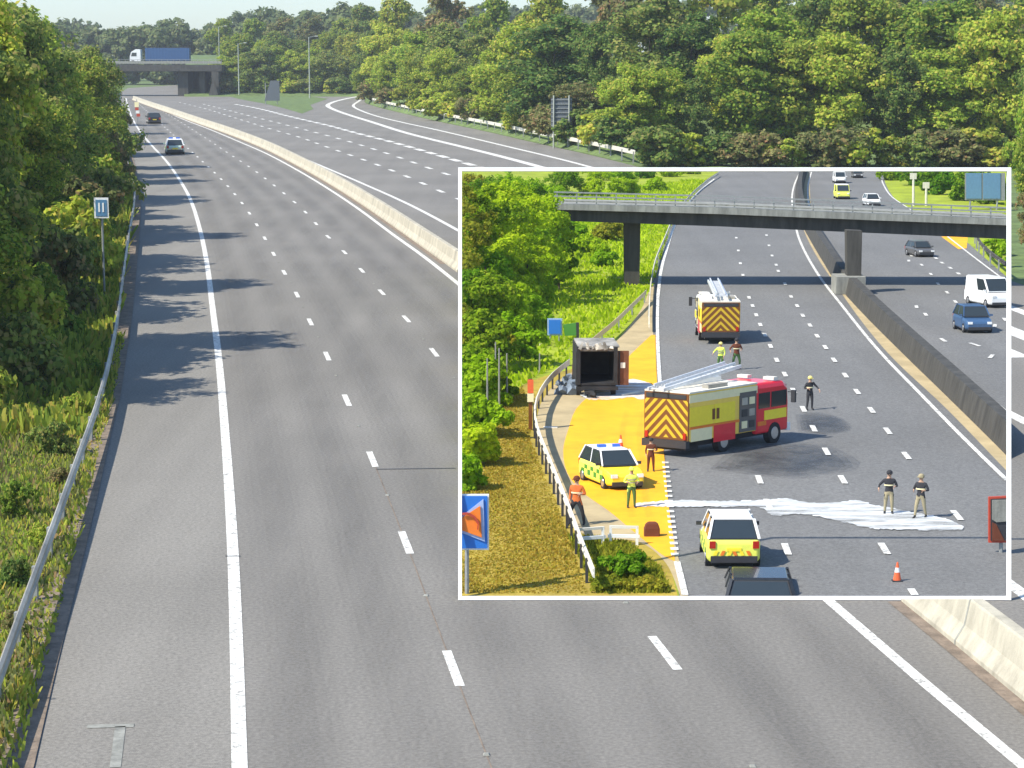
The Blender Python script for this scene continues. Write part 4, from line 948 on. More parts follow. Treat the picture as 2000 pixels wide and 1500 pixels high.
# guard rails inside the frame
def ingr(pix, label, hh, m, sp, sc=.6, mp=None, name='scene_guard_rail'):
    pts = spline(inpolyline(pix), 1.2)
    for q in pts: q.z = SH
    guardrail(name, pts, label, m, hh, sp, sc, 0, True, mp=mp)
mtan = mat('rail_tan', (.62, .52, .3), .6, var=.1)
ingr([(1112, 735), (1080, 762), (1056, 795), (1045, 832), (1050, 872), (1075, 940), (1110, 1030), (1135, 1100), (1160, 1166)], 'bent steel guard rail on posts curving down left of the yellow bay', .75, M['rail_far'], 1.15, .62, mp=M['dark'])
ingr([(1262, 590), (1230, 622), (1200, 652), (1172, 676), (1150, 695)], 'tan guard rail running down the grass behind the burnt van', .7, mtan, 4)
ingr([(1404, 345), (1370, 368), (1340, 398), (1318, 428), (1300, 470), (1280, 520), (1272, 562), (1268, 620), (1268, 650)], 'thin guard rail along the verge beneath the left part of the grey bridge', .5, M['rail_far'], 5, .5)
ingr([(1905, 475), (1915, 500), (1940, 525), (1967, 545)], 'dark curved guard rail at the right border of the frame under the bridge', .9, M['conc_d'], 3, .7)

# ------------------------------------------------------------------ fire engines
def clip_rect(poly, x0, x1, z0, z1):
    def cl(P_, f, inter):
        out = []
        for i in range(len(P_)):
            a, b_ = P_[i-1], P_[i]; ia, ib = f(a), f(b_)
            if ib:
                if not ia: out.append(inter(a, b_))
                out.append(b_)
            elif ia: out.append(inter(a, b_))
        return out
    def ix(c): return lambda a, b_: (c, a[1]+(b_[1]-a[1])*(c-a[0])/(b_[0]-a[0]))
    def iz(c): return lambda a, b_: (a[0]+(b_[0]-a[0])*(c-a[1])/(b_[1]-a[1]), c)
    for f, it_ in ((lambda p_: p_[0] >= x0, ix(x0)), (lambda p_: p_[0] <= x1, ix(x1)), (lambda p_: p_[1] >= z0, iz(z0)), (lambda p_: p_[1] <= z1, iz(z1))):
        if not poly: break
        poly = cl(poly, f, it_)
    return poly
def fire_engine(loc, X, label, side_style, ladder, L=8.0, W_=2.5, Hb=3.0):
    r = empty('fire_engine', loc, label, 'fire engine'); w2 = W_/2; y0 = -L/2; yc_ = L/2-2.9     # cab starts at yc_
    b = MB(); b.box((0, (y0+yc_)/2, (Hb+.75)/2), (W_-.02, yc_-y0, Hb-.75), M['side_yellow'] if side_style else M['cream']); b.build('rear_body', r, X, bevel=.02)
    b = MB(); b.box((0, (y0+yc_)/2, Hb+.04), (W_+.04, yc_-y0+.04, .08), M['burnwhite']); b.box((0, (y0+yc_)/2, Hb-.25), (W_+.05, yc_-y0+.02, .36), M['cream']); b.build('roof', r, X)
    # rear face with chevrons
    b = MB(); b.box((0, y0-.03, (Hb+.8)/2), (W_, .06, Hb-.8), M['chevR']); rp = b.build('rear_panel', r, X)
    b = MB(); sw = .2
    for k in range(-6, 10):
        c = .85+k*.46
        for s in (-1, 1):
            for_ = [(0, c), (s*w2, c-w2*1.0), (s*w2, c-w2*1.0+sw), (0, c+sw)]
            q = clip_rect(for_, -w2+.04, w2-.04, .9, Hb-.32)
            if len(q) > 2: b.poly([(x, y0-.06, z) for x, z in q], M['chevY'], .012, (0, -1, 0))
    b.build('chevrons', rp, X)
    b = MB(); b.box((0, y0-.05, Hb-.16), (W_*.9, .1, .2), M['dark']); b.build('rear_locker_top', r, X)
    b = MB(); b.box((0, y0-.1, .62), (W_, .3, .34), M['dark']); b.box((0, y0+.6, .5), (W_*.8, 1, .4), M['black']); b.build('rear_bumper', r, X)
    for s in (-1, 1):
        b = MB(); b.box((s*w2*.86, y0-.1, 1.0), (.16, .08, .3), M['taillight']); b.build('tail_light', r, X)
        # side: lockers, lower skirt, wheel arch
        ox_ = s*(w2+.005)
        b = MB(); b.box((ox_, y0+1.0, 1.05), (.03, 1.7, .62), M['cream'])
        b.box((ox_, y0+1.0, 1.9), (.03, 1.9, .9), M['yellow']); b.box((ox_, y0+2.9, 1.9), (.03, 1.7, .9), M['yellow']); b.build('side_panel', r, X)
        b = MB(); b.box((s*(w2+.012), y0+2.9, .95), (.05, 1.75, .8), M['red']); b.build('wheel_arch', r, X)
        b = MB(); b.box((s*(w2+.02), yc_-.78, 1.75), (.04, 1.4, 1.9), M['greycar'])
        for i in range(3):
            for j in range(2): b.box((s*(w2+.05), yc_-1.1+j*.62, 1.15+i*.56), (.06, .42, .34), [M['cream'], M['dark'], M['steel']][(i+j) % 3])
        b.build('equipment_locker', r, X)
        b = MB()
        for q in (0, .35): b.box((s*(w2+.03), y0+1.95+q, 1.9), (.04, .2, .5), M['chevR'])
        b.build('vent', r, X)
        b = MB(); b.box((s*(w2+.01), (y0+yc_)/2, 1.38), (.035, yc_-y0-.1, .12), M['orange']); b.build('side_stripe', r, X)
    # cab
    cabm = M['red'] if side_style else M['white']
    def cs(y, zt, ww): return [Vector((-ww, y, .55)), Vector((-ww, y, zt-.25)), Vector((-ww*.9, y, zt)), Vector((ww*.9, y, zt)), Vector((ww, y, zt-.25)), Vector((ww, y, .55))]
    b = MB(); b.loft([cs(yc_+.04, Hb, w2*.98), cs(L/2-.5, Hb-.02, w2*.98), cs(L/2-.12, Hb-.2, w2*.95), cs(L/2, Hb-.9, w2*.93)], cabm); cb_ = b.build('cab', r, X, bevel=.06)
    b = MB(); b.poly([(-w2*.86, L/2-.02, 1.5), (w2*.86, L/2-.02, 1.5), (w2*.84, L/2-.1, 2.75), (-w2*.84, L/2-.1, 2.75)], M['glass'], .05, (0, 1, 0)); b.build('windscreen', r, X)
    for s in (-1, 1):
        for ya, yb in ((yc_+.2, yc_+1.15), (yc_+1.3, L/2-.3)):
            b = MB(); b.box((s*(w2*.98+.01), (ya+yb)/2, 2.15), (.04, yb-ya, .75), M['glass']); b.build('side_window', r, X)
        b = MB(); b.box((s*(w2*.98+.012), (yc_+L/2)/2+.2, 1.42), (.04, 1.9, .46), M['yellow']); b.box((s*(w2*.98+.014), yc_+.5, 1.05), (.04, .7, .2), M['orange']); b.build('cab_stripe', r, X)
        b = MB(); b.box((s*(w2+.3), L/2-.15, 2.2), (.22, .14, .6), M['dark']); b.bar((s*w2, L/2-.2, 2.4), (s*(w2+.28), L/2-.15, 2.4), .04, .04, M['dark']); b.build('wing_mirror', r, X)
        b = MB(); b.box((s*w2*.7, L/2-.02, .95), (.4, .12, .22), M['headlight']); b.build('headlight', r, X)
        for yy in (y0+2.9, L/2-1.3): wheel(r, (s*(w2-.16), yy, .5), .52, .34, X, s)
        b = MB(); b.box((s*.75, L/2-1.0, Hb+.1), (.6, .35, .14), M['burnwhite']); b.build('beacon', r, X)
    b = MB(); b.box((0, L/2+.03, .68), (W_*.96, .25, .36), M['white']); b.build('front_bumper', r, X)
    b = MB(); b.box((0, 0, .6), (W_*.8, L*.9, .3), M['black']); b.build('chassis', r, X)
    # ladder
    (ya, za), (yb, zb), lw, lx = ladder
    b = MB()
    for s in (-1, 1):
        b.bar((lx+s*lw, ya, za), (lx+s*lw, yb, zb), .09, .16, M['ladder'])
        b.bar((lx+s*lw*.7, ya+.3, za+.16), (lx+s*lw*.7, yb-.3, zb+.16), .07, .12, M['ladder'])
    nr = 16
    for i in range(nr):
        t = (i+.5)/nr; y = ya+(yb-ya)*t; z = za+(zb-za)*t; b.bar((lx-lw, y, z), (lx+lw, y, z), .07, .06, M['ladder'])
    b.build('ladder', r, X)
    b = MB(); b.box((-.75, -.6, Hb+.2), (.5, 3, .24), M['white']); b.box((.85, -1.6, Hb+.16), (.35, 1.6, .18), M['steel']); b.build('roof_equipment', r, X)
    return r
# engine behind the crash, seen square from the rear
pA = T(1407, 672); XA = XF(672, 0, 1.0); offA = XA @ Vector((0, 4.0, 0))
fire_engine(pA+offA, XA, 'fire engine seen square from behind with brown and yellow chevrons and a ladder on top', 0, ((-4.1, 3.15), (3.9, 3.6), .38, .0), Hb=2.75)
# engine across the lane
XB = XF(885, -38, 1.0)
pB = T(1345, 895); cB = XB @ Vector((1.25, -4.25, 0))
fire_engine(pB-cB, XB, 'yellow and red fire engine parked across the lane beside the yellow bay, ladder raised', 1, ((-4.7, 3.15), (1.7, 3.75), .42, -.35), L=8.5, Hb=3.0)

# ------------------------------------------------------------------ burnt van
Xv = XF(776, 2); pv = T(1166, 776)
r = empty('burnt_van', pv+Xv @ Vector((0, 2.6, 0)), 'burnt-out black box van with open rear and scorched white roof beside the yellow bay', 'van')
w2 = 1.02; L2 = 5.2
b = MB()
for s in (-1, 1): b.box((s*w2, 0, 1.7), (.1, L2, 2.0), M['char'])
b.box((0, L2/2-.05, 1.7), (2*w2, .1, 2.0), M['char']); b.box((0, 0, .72), (2*w2+.1, L2, .12), M['char']); b.build('box_walls', r, Xv)
b = MB(); b.box((.12, .2, 2.76), (2*w2+.2, L2*.93, .1), M['scorched']); b.box((0, -L2/2+.06, 2.62), (2*w2-.1, .14, .14), M['greycar']); b.build('roof', r, Xv)
for s in (-1, 1): MB().box((s*(w2+.0), -L2/2+.02, 1.75), (.2, .16, 2.1), M['char']).build('door_frame', r, Xv)
MB().box((w2+.04, -L2/2+.3, 2.5), (.14, .5, .5), M['burnwhite']).build('corner_panel', r, Xv)
b = MB(); b.box((w2+.42, -L2/2+.25, 1.6), (.62, .06, 1.9), M['rust']); b.box((w2+.4, -L2/2+.2, 1.75), (.26, .06, .3), M['burnwhite']); b.box((w2+.2, -L2/2+.2, 1.6), (.08, .09, 1.9), M['char']); b.build('rear_door', r, Xv)
b = MB(); b.box((-w2-.1, -L2/2+.5, 1.6), (.06, .8, 1.9), M['char']); b.build('rear_door', r, Xv)
b = MB(); b.box((0, 0, .5), (1.6, L2, .24), M['char']); b.box((0, -L2/2, .5), (2.3, .2, .2), M['char']); b.build('chassis', r, Xv)
for s in (-1, 1):
    for yy in (-1.6, 2.9):
        b = MB(); b.tube((s*.95-.13, yy, .36), (s*.95+.13, yy, .36), .36, .34, M['char'], 14); b.build('wheel', r, Xv)
b = MB(); cs_ = lambda y, z: [Vector((-1, y, .5)), Vector((-1, y, z)), Vector((1, y, z)), Vector((1, y, .5))]
b.loft([cs_(L2/2, 2.2), cs_(L2/2+.6, 2.1), cs_(L2/2+1.1, 1.3), cs_(L2/2+1.7, 1.1)], M['rust']); b.build('cab', r, Xv)
gg = random.Random(8)
for k in range(11):                       # torn, scorched strips left along the box's edges
    x_ = gg.uniform(-w2, w2); h_ = gg.uniform(.1, .45)
    MB().box((x_, -L2/2-.04, 2.72+h_*.3), (gg.uniform(.08, .3), .1, h_), M['scorched'] if k % 3 else M['burnwhite'], Euler((gg.uniform(-.4, .4), gg.uniform(-.5, .5), 0)).to_matrix(), .5).build('torn_edge', r, Xv)
MB().box((w2+.07, -.4, 2.0), (.05, L2*.8, 1.1), M['scorched']).build('side_skin', r, Xv)
# melted debris
gg = random.Random(4)
for j, (px_, py_, s, m_) in enumerate([(1108, 770, 1.0, M['debris']), (1118, 752, .7, M['debris']), (1098, 758, .5, M['debris']), (1150, 778, .5, M['char'])]):
    a = XF(py_); mb = MB()
    for k in range(9):
        mb.box((gg.uniform(-.5, .5)*s, gg.uniform(-.7, .7)*s, gg.uniform(.1, .7)*s), (gg.uniform(.3, .8)*s, gg.uniform(.3, .8)*s, gg.uniform(.15, .5)*s), m_, Euler((gg.uniform(-.6, .6), gg.uniform(-.6, .6), gg.uniform(0, 3))).to_matrix(), .8)
    o = mb.build('burnt_debris', None, a); o.location = T(px_, py_)
    tag(o, ['largest blue-grey heap of burnt debris left of the burnt van', 'smaller blue-grey debris piece touching the burnt van', 'small debris piece at the far left of the heap', 'black debris scrap beneath the rear of the burnt van'][j], 'debris')

# ------------------------------------------------------------------ cars of the framed scene
car('police_car', T(1194, 946), XF(946, 197, .9), M['lime'], 'yellow and green chequered police car facing the camera in the yellow bay', 'police car', roof=M['white'], livery=(M['green'], M['lime']), lightbar=True, L=4.7, Wd=1.9, Hh=1.75, bonnet=M['yellow'])
car('police_car', T(1424, 1090), XF(1090, 0), M['lime'], 'police car seen from behind with white roof and yellow tail, below the foam trail', 'police car', roof=M['white'], livery=(M['green'], M['lime']), lightbar=False, L=4.8, Wd=1.95, Hh=1.75, bonnet=M['white'])
car('dark_car', T(1482, 1141)-Vector((0, 0, .8)), XF(1165, -3, 1.3), M['blackcar'], 'black car cut off by the bottom edge of the frame', 'car', L=4.2, Wd=2.0, Hh=1.5, clip='ground')
car('white_van', T(1931, 597), XF(597, 195), M['white'], 'white van at the right border of the frame behind the dark blue car', 'van', L=5, Wd=2.0, Hh=2.2, van=True, clip=True)
car('blue_car', T(1899, 646), XF(646, 185), M['bluecar'], 'dark blue people carrier coming towards the camera in front of the white van', 'car', L=4.4, Wd=1.95, Hh=1.75, clip=True)
car('grey_car', T(1796, 500), XF(500, 192), M['greycar'], 'small dark grey car coming from under the bridge on the right carriageway', 'car', L=4.2, Wd=1.75, Hh=1.45)
car('white_car', T(1702, 402), XF(402, 185), M['white'], 'white car just behind the bridge railing on the right carriageway', 'car', L=4.2, Wd=1.85, Hh=1.6)
car('yellow_van', T(1644, 388), XF(388, 180), M['lime'], 'yellow-green emergency van with a white roof beyond the bridge', 'van', L=4.8, Wd=1.95, Hh=2.0, van=True, roof=M['white'])
car('white_van', T(1639, 357), XF(357, 180), M['white'], 'small white van at the top edge of the frame, farther than the yellow-green van', 'van', L=4.5, Wd=1.85, Hh=1.8, van=True, clip=True)
car('grey_car', T(1674, 347), XF(347, 180), M['greycar'], 'small dark car at the top edge of the frame right of the white van', 'car', L=4, Wd=1.7, Hh=1.3, clip=True)

# ------------------------------------------------------------------ people
def person(px_, py_, yaw, label, top, bot, head='helm', pose='stand', k=1.0, boots=None, hat=None):
    X = XF(py_, yaw, k); loc = T(px_, py_); r = empty('person', loc, label, 'person')
    st = {'stand': 0, 'walk': 1, 'wide': .7, 'bend': .5}[pose]; ln = .18 if pose == 'bend' else 0
    J = {'pel': (0, 0, .95, .15), 'waist': (0, ln*.4, 1.1, .14), 'chest': (0, ln, 1.35, .17), 'neck': (0, ln*1.4, 1.5, .065), 'headb': (0, ln*1.6, 1.6, .085), 'head': (0, ln*1.7+.01, 1.68, .1), 'crown': (0, ln*1.7, 1.76, .075)}
    E = [('pel', 'waist'), ('waist', 'chest'), ('chest', 'neck'), ('neck', 'headb'), ('headb', 'head'), ('head', 'crown')]
    for s, n_ in ((-1, 'l'), (1, 'r')):
        sw = s*st*.22; wide = .1+(.1 if pose == 'wide' else .02)
        J['hip'+n_] = (s*.1, 0, .9, .115); J['knee'+n_] = (s*(wide+.01), sw*.5+.03, .5, .075); J['ank'+n_] = (s*(wide+.03), sw-.03, .1, .052); J['toe'+n_] = (s*(wide+.05), sw+.15, .045, .042)
        J['sh'+n_] = (s*.2, ln, 1.42, .075); J['elb'+n_] = (s*.27, -sw*.4+ln+(.06 if pose == 'bend' else -.03), 1.13, .05)
        J['wr'+n_] = (s*.25, -sw*.6+ln+.14, .93, .035); J['pa'+n_] = (s*.245, -sw*.6+ln+.18, .86, .034)
        E += [('pel', 'hip'+n_), ('hip'+n_, 'knee'+n_), ('knee'+n_, 'ank'+n_), ('ank'+n_, 'toe'+n_), ('chest', 'sh'+n_), ('sh'+n_, 'elb'+n_), ('elb'+n_, 'wr'+n_), ('wr'+n_, 'pa'+n_)]
    gp_ = random.Random(px_)
    for s, n_ in ((-1, 'l'), (1, 'r')):                  # arms: hanging, bent to the front or held out
        kind_ = gp_.choice([0, 1, 2]); sh_ = Vector(J['sh'+n_][:3])
        if kind_: 
            e_ = sh_+(Vector((s*.12, -.02, -.25)) if kind_ == 1 else Vector((s*.2, .05, -.2)))
            w_ = e_+(Vector((-s*.1, .24, .02)) if kind_ == 1 else Vector((s*.02, .2, -.12)))
            J['elb'+n_] = (*e_, .05); J['wr'+n_] = (*w_, .035); J['pa'+n_] = (*(w_+(w_-e_).normalized()*.08), .034)
    ks = list(J); me = bpy.data.meshes.new('sk'); me.from_pydata([J[q][:3] for q in ks], [(ks.index(a), ks.index(b_)) for a, b_ in E], [])
    o = bpy.data.objects.new('sk', me); col.objects.link(o); o.modifiers.new('s', 'SKIN')
    for i, q in enumerate(ks): me.skin_vertices[0].data[i].radius = (J[q][3], J[q][3]*(.8 if q in ('pel', 'waist', 'chest') else 1))
    me.skin_vertices[0].data[0].use_root = True
    sb = o.modifiers.new('u', 'SUBSURF'); sb.levels = 1
    dg = bpy.context.evaluated_depsgraph_get(); ev = bpy.data.meshes.new_from_object(o.evaluated_get(dg)); bpy.data.objects.remove(o)
    mb = MB(); vs = [v.co.copy() for v in ev.vertices]
    for f in ev.polygons:
        c = f.center; arm = abs(c.x) > .17 and c.z < 1.46
        m_ = boots or M['black']
        if c.z > 1.5: m_ = M['skin']
        elif min((c-Vector(J[q_][:3])).length for q_ in ('wrl', 'wrr', 'pal', 'par')) < .06: m_ = M['skin']
        elif c.z > .93 or (arm and c.z > .8): m_ = M[top]
        elif c.z > .16: m_ = M[bot]
        mb.f.append(list(f.vertices)); mb.m.append(mb.mi(m_))
    mb.v = vs
    for s, n_ in ((-1, 'l'), (1, 'r')):                 # five fingers, unequal and a little curled
        pa = Vector(J['pa'+n_][:3])
        for i in range(4):
            a = pa+Vector((0, -.03+.02*i, -.015)); mid = a+Vector((-s*.008, .01, -.045-.006*(i in (1, 2)))); mb.tube(a, mid, .0095, .0085, M['skin'], 6); mb.tube(mid, mid+Vector((-s*.02, .008, -.03)), .0085, .006, M['skin'], 6)
        a = pa+Vector((-s*.01, .035, .02)); mb.tube(a, a+Vector((-s*.02, .04, -.03)), .011, .008, M['skin'], 6)
    # nose and ears
    hc = Vector(J['head'][:3]); mb.tube(hc+Vector((0, .085, .01)), hc+Vector((0, .125, -.025)), .008, .02, M['skin'], 6)
    for s in (-1, 1): mb.sphere(hc+Vector((s*.1, 0, 0)), (.012, .025, .035), M['skin'], 6, 4); mb.sphere(hc+Vector((s*.035, .096, .02)), (.012, .008, .009), M['black'], 6, 4)
    mb.box(hc+Vector((0, .098, -.05)), (.05, .01, .01), M['cloth_br'])
    bpy.data.meshes.remove(ev)
    bd = mb.build('body', r, X, smooth=True)
    hb = MB()
    if head:
        hb.sphere(hc+Vector((0, -.005, .05)), (.125, .145, .11), M[head], 12, 8); hb.box(hc+Vector((0, .05, .03)), (.24, .22, .025), M[head]); hb.build('helmet' if head == 'helm' else 'hair', r, X)
    if top in ('cloth_dk', 'cloth_hv', 'cloth_or', 'cloth_br'):
        jb = MB()
        for z in ((1.2,) if top != 'cloth_hv' else (1.12, 1.25)):
            n = 14; a_ = [Vector((.205*math.cos(t), ln*.6+.165*math.sin(t), z)) for t in [6.283*i/n for i in range(n)]]
            jb.loft([a_, [q+Vector((0, 0, .05)) for q in a_]], M['steel'] if top == 'cloth_hv' else M['cream'], cap=False)
        jb.build('reflective_band', r, X)
    return r
person(1735, 1005, 175, 'firefighter in dark jacket and tan trousers standing in the foam, left of the pair', 'cloth_dk', 'cloth_tan', 'cloth_dk', 'stand', 1.0)
person(1797, 1013, 150, 'firefighter striding at the right end of the foam, right of the pair', 'cloth_dk', 'cloth_tan', 'cloth_tan', 'walk', 1.0)
person(1581, 801, 200, 'lone dark-clothed firefighter with pale pack right of the red cab', 'cloth_dk', 'cloth_dk', 'helm', 'stand', 1.0)
person(1407, 724, 160, 'firefighter in green trousers behind the chevron engine, left of two', 'cloth_hv', 'cloth_gn', 'helm', 'stand', .95)
person(1438, 722, 190, 'firefighter in dark trousers behind the chevron engine, right of two, legs apart', 'cloth_br', 'cloth_gn', 'cloth_dk', 'wide', 1.05)
person(1271, 922, 180, 'person in dark brown clothes at the rear corner of the engine across the lane', 'cloth_br', 'cloth_br', 'cloth_dk', 'stand', .85)
person(1233, 993, 190, 'officer in yellow vest and green trousers by the front of the police car', 'cloth_hv', 'cloth_gn', 'cloth_hv', 'stand', .95)
person(1126, 1027, 160, 'person in a dark orange-brown jacket standing left of the yellow bay by the guard rail', 'cloth_or', 'cloth_dk', 'cloth_br', 'wide', 1.1)

# ------------------------------------------------------------------ signs, cones and posts of the framed scene
# telephone sign cut by the left border
base = T(928, 1160); Yv = base.y; r = empty('telephone_sign', base, 'blue sign with an orange telephone panel cut by the left border of the frame', 'road sign')
def sq(pix, m, name, dy, th=.02, parent=None): return MB().poly([AtY(x, y, Yv+dy)-base for x, y in pix], m, th, (0, 1, 0)).build(name, parent or r)
sq([(900, 966), (955, 966), (955, 1074), (900, 1074)], M['white'], 'sign_border', 0, .06)
pn = sq([(900, 969), (952, 969), (952, 1071), (900, 1071)], M['signblue'], 'sign_panel', -.03)
sq([(900, 1010), (944, 975), (947, 1058), (900, 1040)], mat('pale_blue', (.35, .45, .7), .5), 'pale_outline', -.06, .02, pn)
sq([(900, 1013), (938, 988), (941, 1050), (900, 1035)], M['orange'], 'orange_panel', -.09, .02, pn)
hs = [AtY(x, y, Yv-.13)-base for x, y in [(903, 1004), (915, 1003), (927, 1010), (934, 1022), (933, 1034)]]
b = MB()
for a, b_ in zip(hs, hs[1:]): b.bar(a, b_, .02, .045, M['signred'])
b.build('telephone_mark', pn)
MB().tube((AtY(912, 1074, Yv)-base).to_tuple(), (AtY(912, 1160, Yv)-base).to_tuple(), .04, .04, M['post'], 8).build('post', r)
# little blue sign and dark board
base = T(1083, 672); Yv = base.y; r = empty('small_sign', base, 'small square blue sign standing in the grass above the burnt van', 'road sign')
sq([(1069, 622), (1098, 622), (1098, 655), (1069, 655)], mat('pale_sign_edge', (.3, .42, .6), .5), 'sign_border', 0, .05)
pn = sq([(1072, 625), (1095, 625), (1095, 652), (1072, 652)], M['signblue'], 'sign_panel', -.03)
for x in (1075, 1092): MB().tube(AtY(x, 655, Yv+.03)-base, AtY(x, 672, Yv+.03)-base, .025, .025, M['post'], 6).build('post', r)
base = T(1120, 668); Yv = base.y; r = empty('dark_board', base, 'dark board on a post just right of the small blue sign', 'board')
sq([(1100, 634), (1131, 630), (1131, 655), (1103, 656)], M['green'], 'board_panel', 0, .05); sq([(1125, 630), (1131, 630), (1131, 666), (1126, 666)], M['dark'], 'post', -.04, .04)
# sign at right border
base = T(1950, 1080); Yv = base.y; r = empty('border_sign', base, 'red-edged dark sign cut by the right border of the frame', 'road sign')
sq([(1931, 971), (1969.5, 969), (1969.5, 1060), (1931, 1060)], M['signred'], 'sign_border', 0, .06)
pn = sq([(1935, 975), (1969.5, 973), (1969.5, 1056), (1935, 1056)], M['dark'], 'sign_panel', -.03)
sq([(1938, 977), (1969.5, 976), (1969.5, 1018), (1946, 1020), (1938, 1015)], M['conc_g'], 'pale_window', -.06, .02, pn)
sq([(1938, 1020), (1946, 1024), (1962, 1056), (1938, 1056)], M['cloth_br'], 'brown_corner', -.06, .02, pn)
MB().tube(AtY(1955, 1060, Yv+.06)-base, AtY(1955, 1080, Yv+.06)-base, .04, .04, M['post'], 6).build('post', r)
# wide blue sign upper right
base = T(1922, 398); Yv = T(1922, 410).y; base = Vector((AtY(1922, 395, Yv).x, Yv, SH)); r = empty('wide_sign', base, 'wide blue two-panel sign behind the bridge at the upper right of the frame', 'road sign')
sq([(1885, 338), (1963, 338), (1963, 391), (1885, 391)], M['post'], 'sign_frame', .02, .08)
sq([(1887, 338), (1917, 338), (1917, 388), (1887, 388)], mat('sky_blue_sign', (.12, .24, .38), .5, var=.1), 'sign_panel', -.02)
sq([(1920, 338), (1954, 338), (1954, 388), (1920, 388)], bpy.data.materials['sky_blue_sign'], 'sign_panel', -.02)
for x in (1895, 1948): MB().tube(AtY(x, 391, Yv+.1)-base, Vector(((AtY(x, 391, Yv)-base).x, .1, 0)), .06, .06, M['post'], 6).build('post', r)
# posts in the trees behind the bridge
for j, (x, yt, yb, lab) in enumerate([(1784, 338, 385, 'pale post in the dark trees left of the wide blue sign, taller one'), (1809, 356, 396, 'pale post with a flat head left of the wide blue sign, shorter one')]):
    base = T(x, 402); Yv = base.y; r = empty('pale_post', base, lab, 'post')
    tz = AtY(x, yt, Yv)-base; MB().tube((0, 0, 0), tz, .09, .07, M['rail_far'], 8).build('pole', r); MB().box(tz-Vector((0, 0, .2)), (.42, .12, .4), M['rail_far']).build('head', r)
# marker posts in the grass
for j, (x, yt, yb, lab) in enumerate([(1036, 740, 840, 'tall orange and white marker post at the bend of the guard rail'), (1056, 652, 676, 'small yellow-white marker post left of the small blue sign')]):
    base = T(x, yb); Yv = base.y; r = empty('marker_post', base, lab, 'marker post'); tz = (AtY(x, yt, Yv)-base).z
    MB().box((0, 0, tz*.5), (.1, .08, tz), M['chevR'] if j == 0 else M['cream']).build('post', r)
    MB().box((0, -.05, tz*.86), (.16, .04, tz*.26), M['conered'] if j == 0 else M['yellow']).build('reflector', r)
    if j == 0: MB().box((0, -.06, tz*.64), (.17, .04, tz*.16), M['cream']).build('white_band', r)
# thin saplings with stakes
for j, (x, yt, yb) in enumerate([(968, 668, 770), (975, 680, 800), (990, 690, 790), (1054, 690, 730), (952, 700, 830)]):
    base = T(x, yb); tz = AtY(x, yt, base.y).z-SH; MBo = MB(); MBo.tube((0, 0, 0), (0, 0, tz), .035, .02, M['conc_g'], 6)
    o = MBo.build('tree_stake'); o.location = base
    tag(o, ['thin pale stake in the bushes, tallest of the left three', 'thin pale stake beside the tallest stake, right of it', 'thin pale stake nearest the open grass', 'short pale stake under the small marker post', 'long thin stake nearest the left border of the frame'][j], 'stake')
def cone(px_, py_, k, label):
    a = XF(py_, 0, k); r = empty('traffic_cone', T(px_, py_), label, 'traffic cone')
    MB().box((0, 0, .03), (.5, .5, .06), M['dark']).build('base', r, a); c = MB().tube((0, 0, .06), (0, 0, .95), .2, .04, M['conered'], 14).build('cone', r, a)
    MB().tube((0, 0, .45), (0, 0, .68), .135, .09, M['white'], 14).build('white_band', r, a)
cone(1752, 1135, .72, 'orange traffic cone alone on the road near the bottom right of the frame')
cone(1212, 878, .75, 'orange-brown cone standing in the yellow bay behind the police car')
b = MB(); 
b.loft([[Vector((sx*.42*k_, sy*.3*k_, z)) for sx, sy in ((-1, -1), (1, -1), (1, 1), (-1, 1))] for z, k_ in ((0, 1), (.45, 1), (.7, .8), (.82, .45))], M['cloth_br']); 
o = b.build('equipment_bag', None, XF(1048, 0, .72), bevel=.02); o.location = T(1273, 1048); tag(o, 'dark brown equipment bag standing in the lower tip of the yellow bay', 'bag')
b = MB()
for (x, y, rot) in ((-.5, 0, 25), (.75, .4, -8)):
    R_ = rz(rot); b.box((x, y, .35), (1.2, .12, .12), M['white'], R_); b.box((x, y, .7), (1.1, .1, .1), M['burnwhite'], R_)
    for s in (-.5, .5): q = R_ @ Vector((s, 0, 0)); b.box((x+q.x, y+q.y, .36), (.1, .1, .72), M['white'])
o = b.build('low_barrier', None, XF(1068)); o.location = T(1180, 1068); tag(o, 'broken pale low barrier lying below the person by the guard rail', 'barrier')
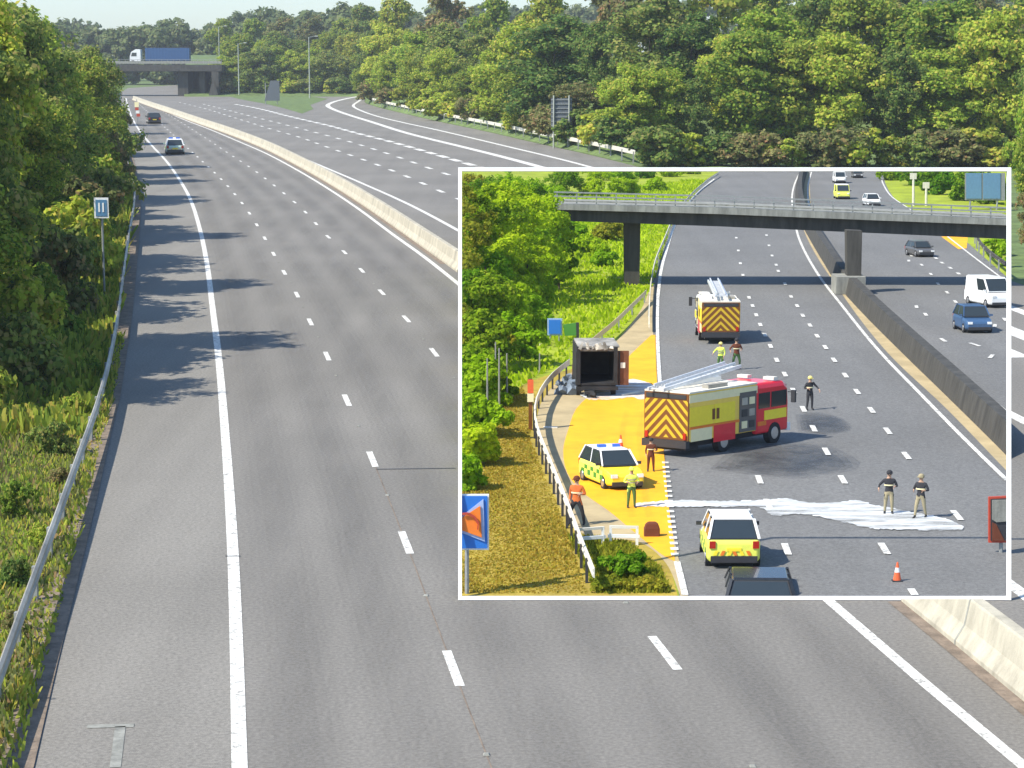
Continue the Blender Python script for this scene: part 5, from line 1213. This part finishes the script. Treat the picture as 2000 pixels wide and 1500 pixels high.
# drain cover and kerb pieces
o = MB().box((0, 0, .03), (.7, .5, .06), M['burnwhite']).build('inspection_cover', None, XF(840)); o.location = T(1075, 836); tag(o, 'pale square cover set in the path left of the yellow bay', 'cover')
# hose lying from the engine to the burnt van
hp = spline([T(x, y)+Vector((0, 0, .05)) for x, y in [(1215, 775), (1250, 768), (1300, 770), (1340, 775), (1360, 790), (1350, 800)]], .6)
b = MB()
for a, b_ in zip(hp, hp[1:]): b.tube(a-hp[0], b_-hp[0], .035, .035, M['burnwhite'], 6)
o = b.build('fire_hose'); o.location = hp[0]; tag(o, 'pale fire hose lying on the road between the burnt van and the engine', 'hose')

# ------------------------------------------------------------------ labels: tell look-alikes apart by their order
ORD = ['first', 'second', 'third', 'fourth', 'fifth', 'sixth', 'seventh', 'eighth', 'ninth', 'tenth', 'eleventh', 'twelfth', 'thirteenth', 'fourteenth', 'fifteenth', 'sixteenth', 'seventeenth', 'eighteenth', 'nineteenth', 'twentieth', 'last']
bpy.context.view_layer.update()
by = {}
for o in bpy.data.objects:
    if o.parent is None and o.get('label'): by.setdefault(o['label'], []).append(o)
for lab, os_ in by.items():
    if len(os_) < 2: continue
    near_far = lab.startswith('low bush at the foot') or lab.startswith('low scrubby')
    os_.sort(key=lambda o: o.location.y if near_far else proj(o.location)[0])
    for i, o in enumerate(os_): o['label'] = f'{lab}, {ORD[min(i, 20)]} from the {"camera" if near_far else "left"}'

# ------------------------------------------------------------------ the air: a faint even haze round everything
hz = MB().box((0, 1100, 44.4), (3300, 2700, 91.2), M['foam']).build('haze'); hz.data.materials.clear(); hz['kind'] = 'stuff'
hm_ = bpy.data.materials.new('haze'); hm_.use_nodes = True; t = hm_.node_tree; t.nodes.clear()
out = t.nodes.new('ShaderNodeOutputMaterial'); pv_ = t.nodes.new('ShaderNodeVolumePrincipled')
pv_.inputs['Color'].default_value = (.9, .95, 1, 1); pv_.inputs['Density'].default_value = .00024; pv_.inputs['Anisotropy'].default_value = .2
t.links.new(pv_.outputs[0], out.inputs['Volume']); hz.data.materials.append(hm_)
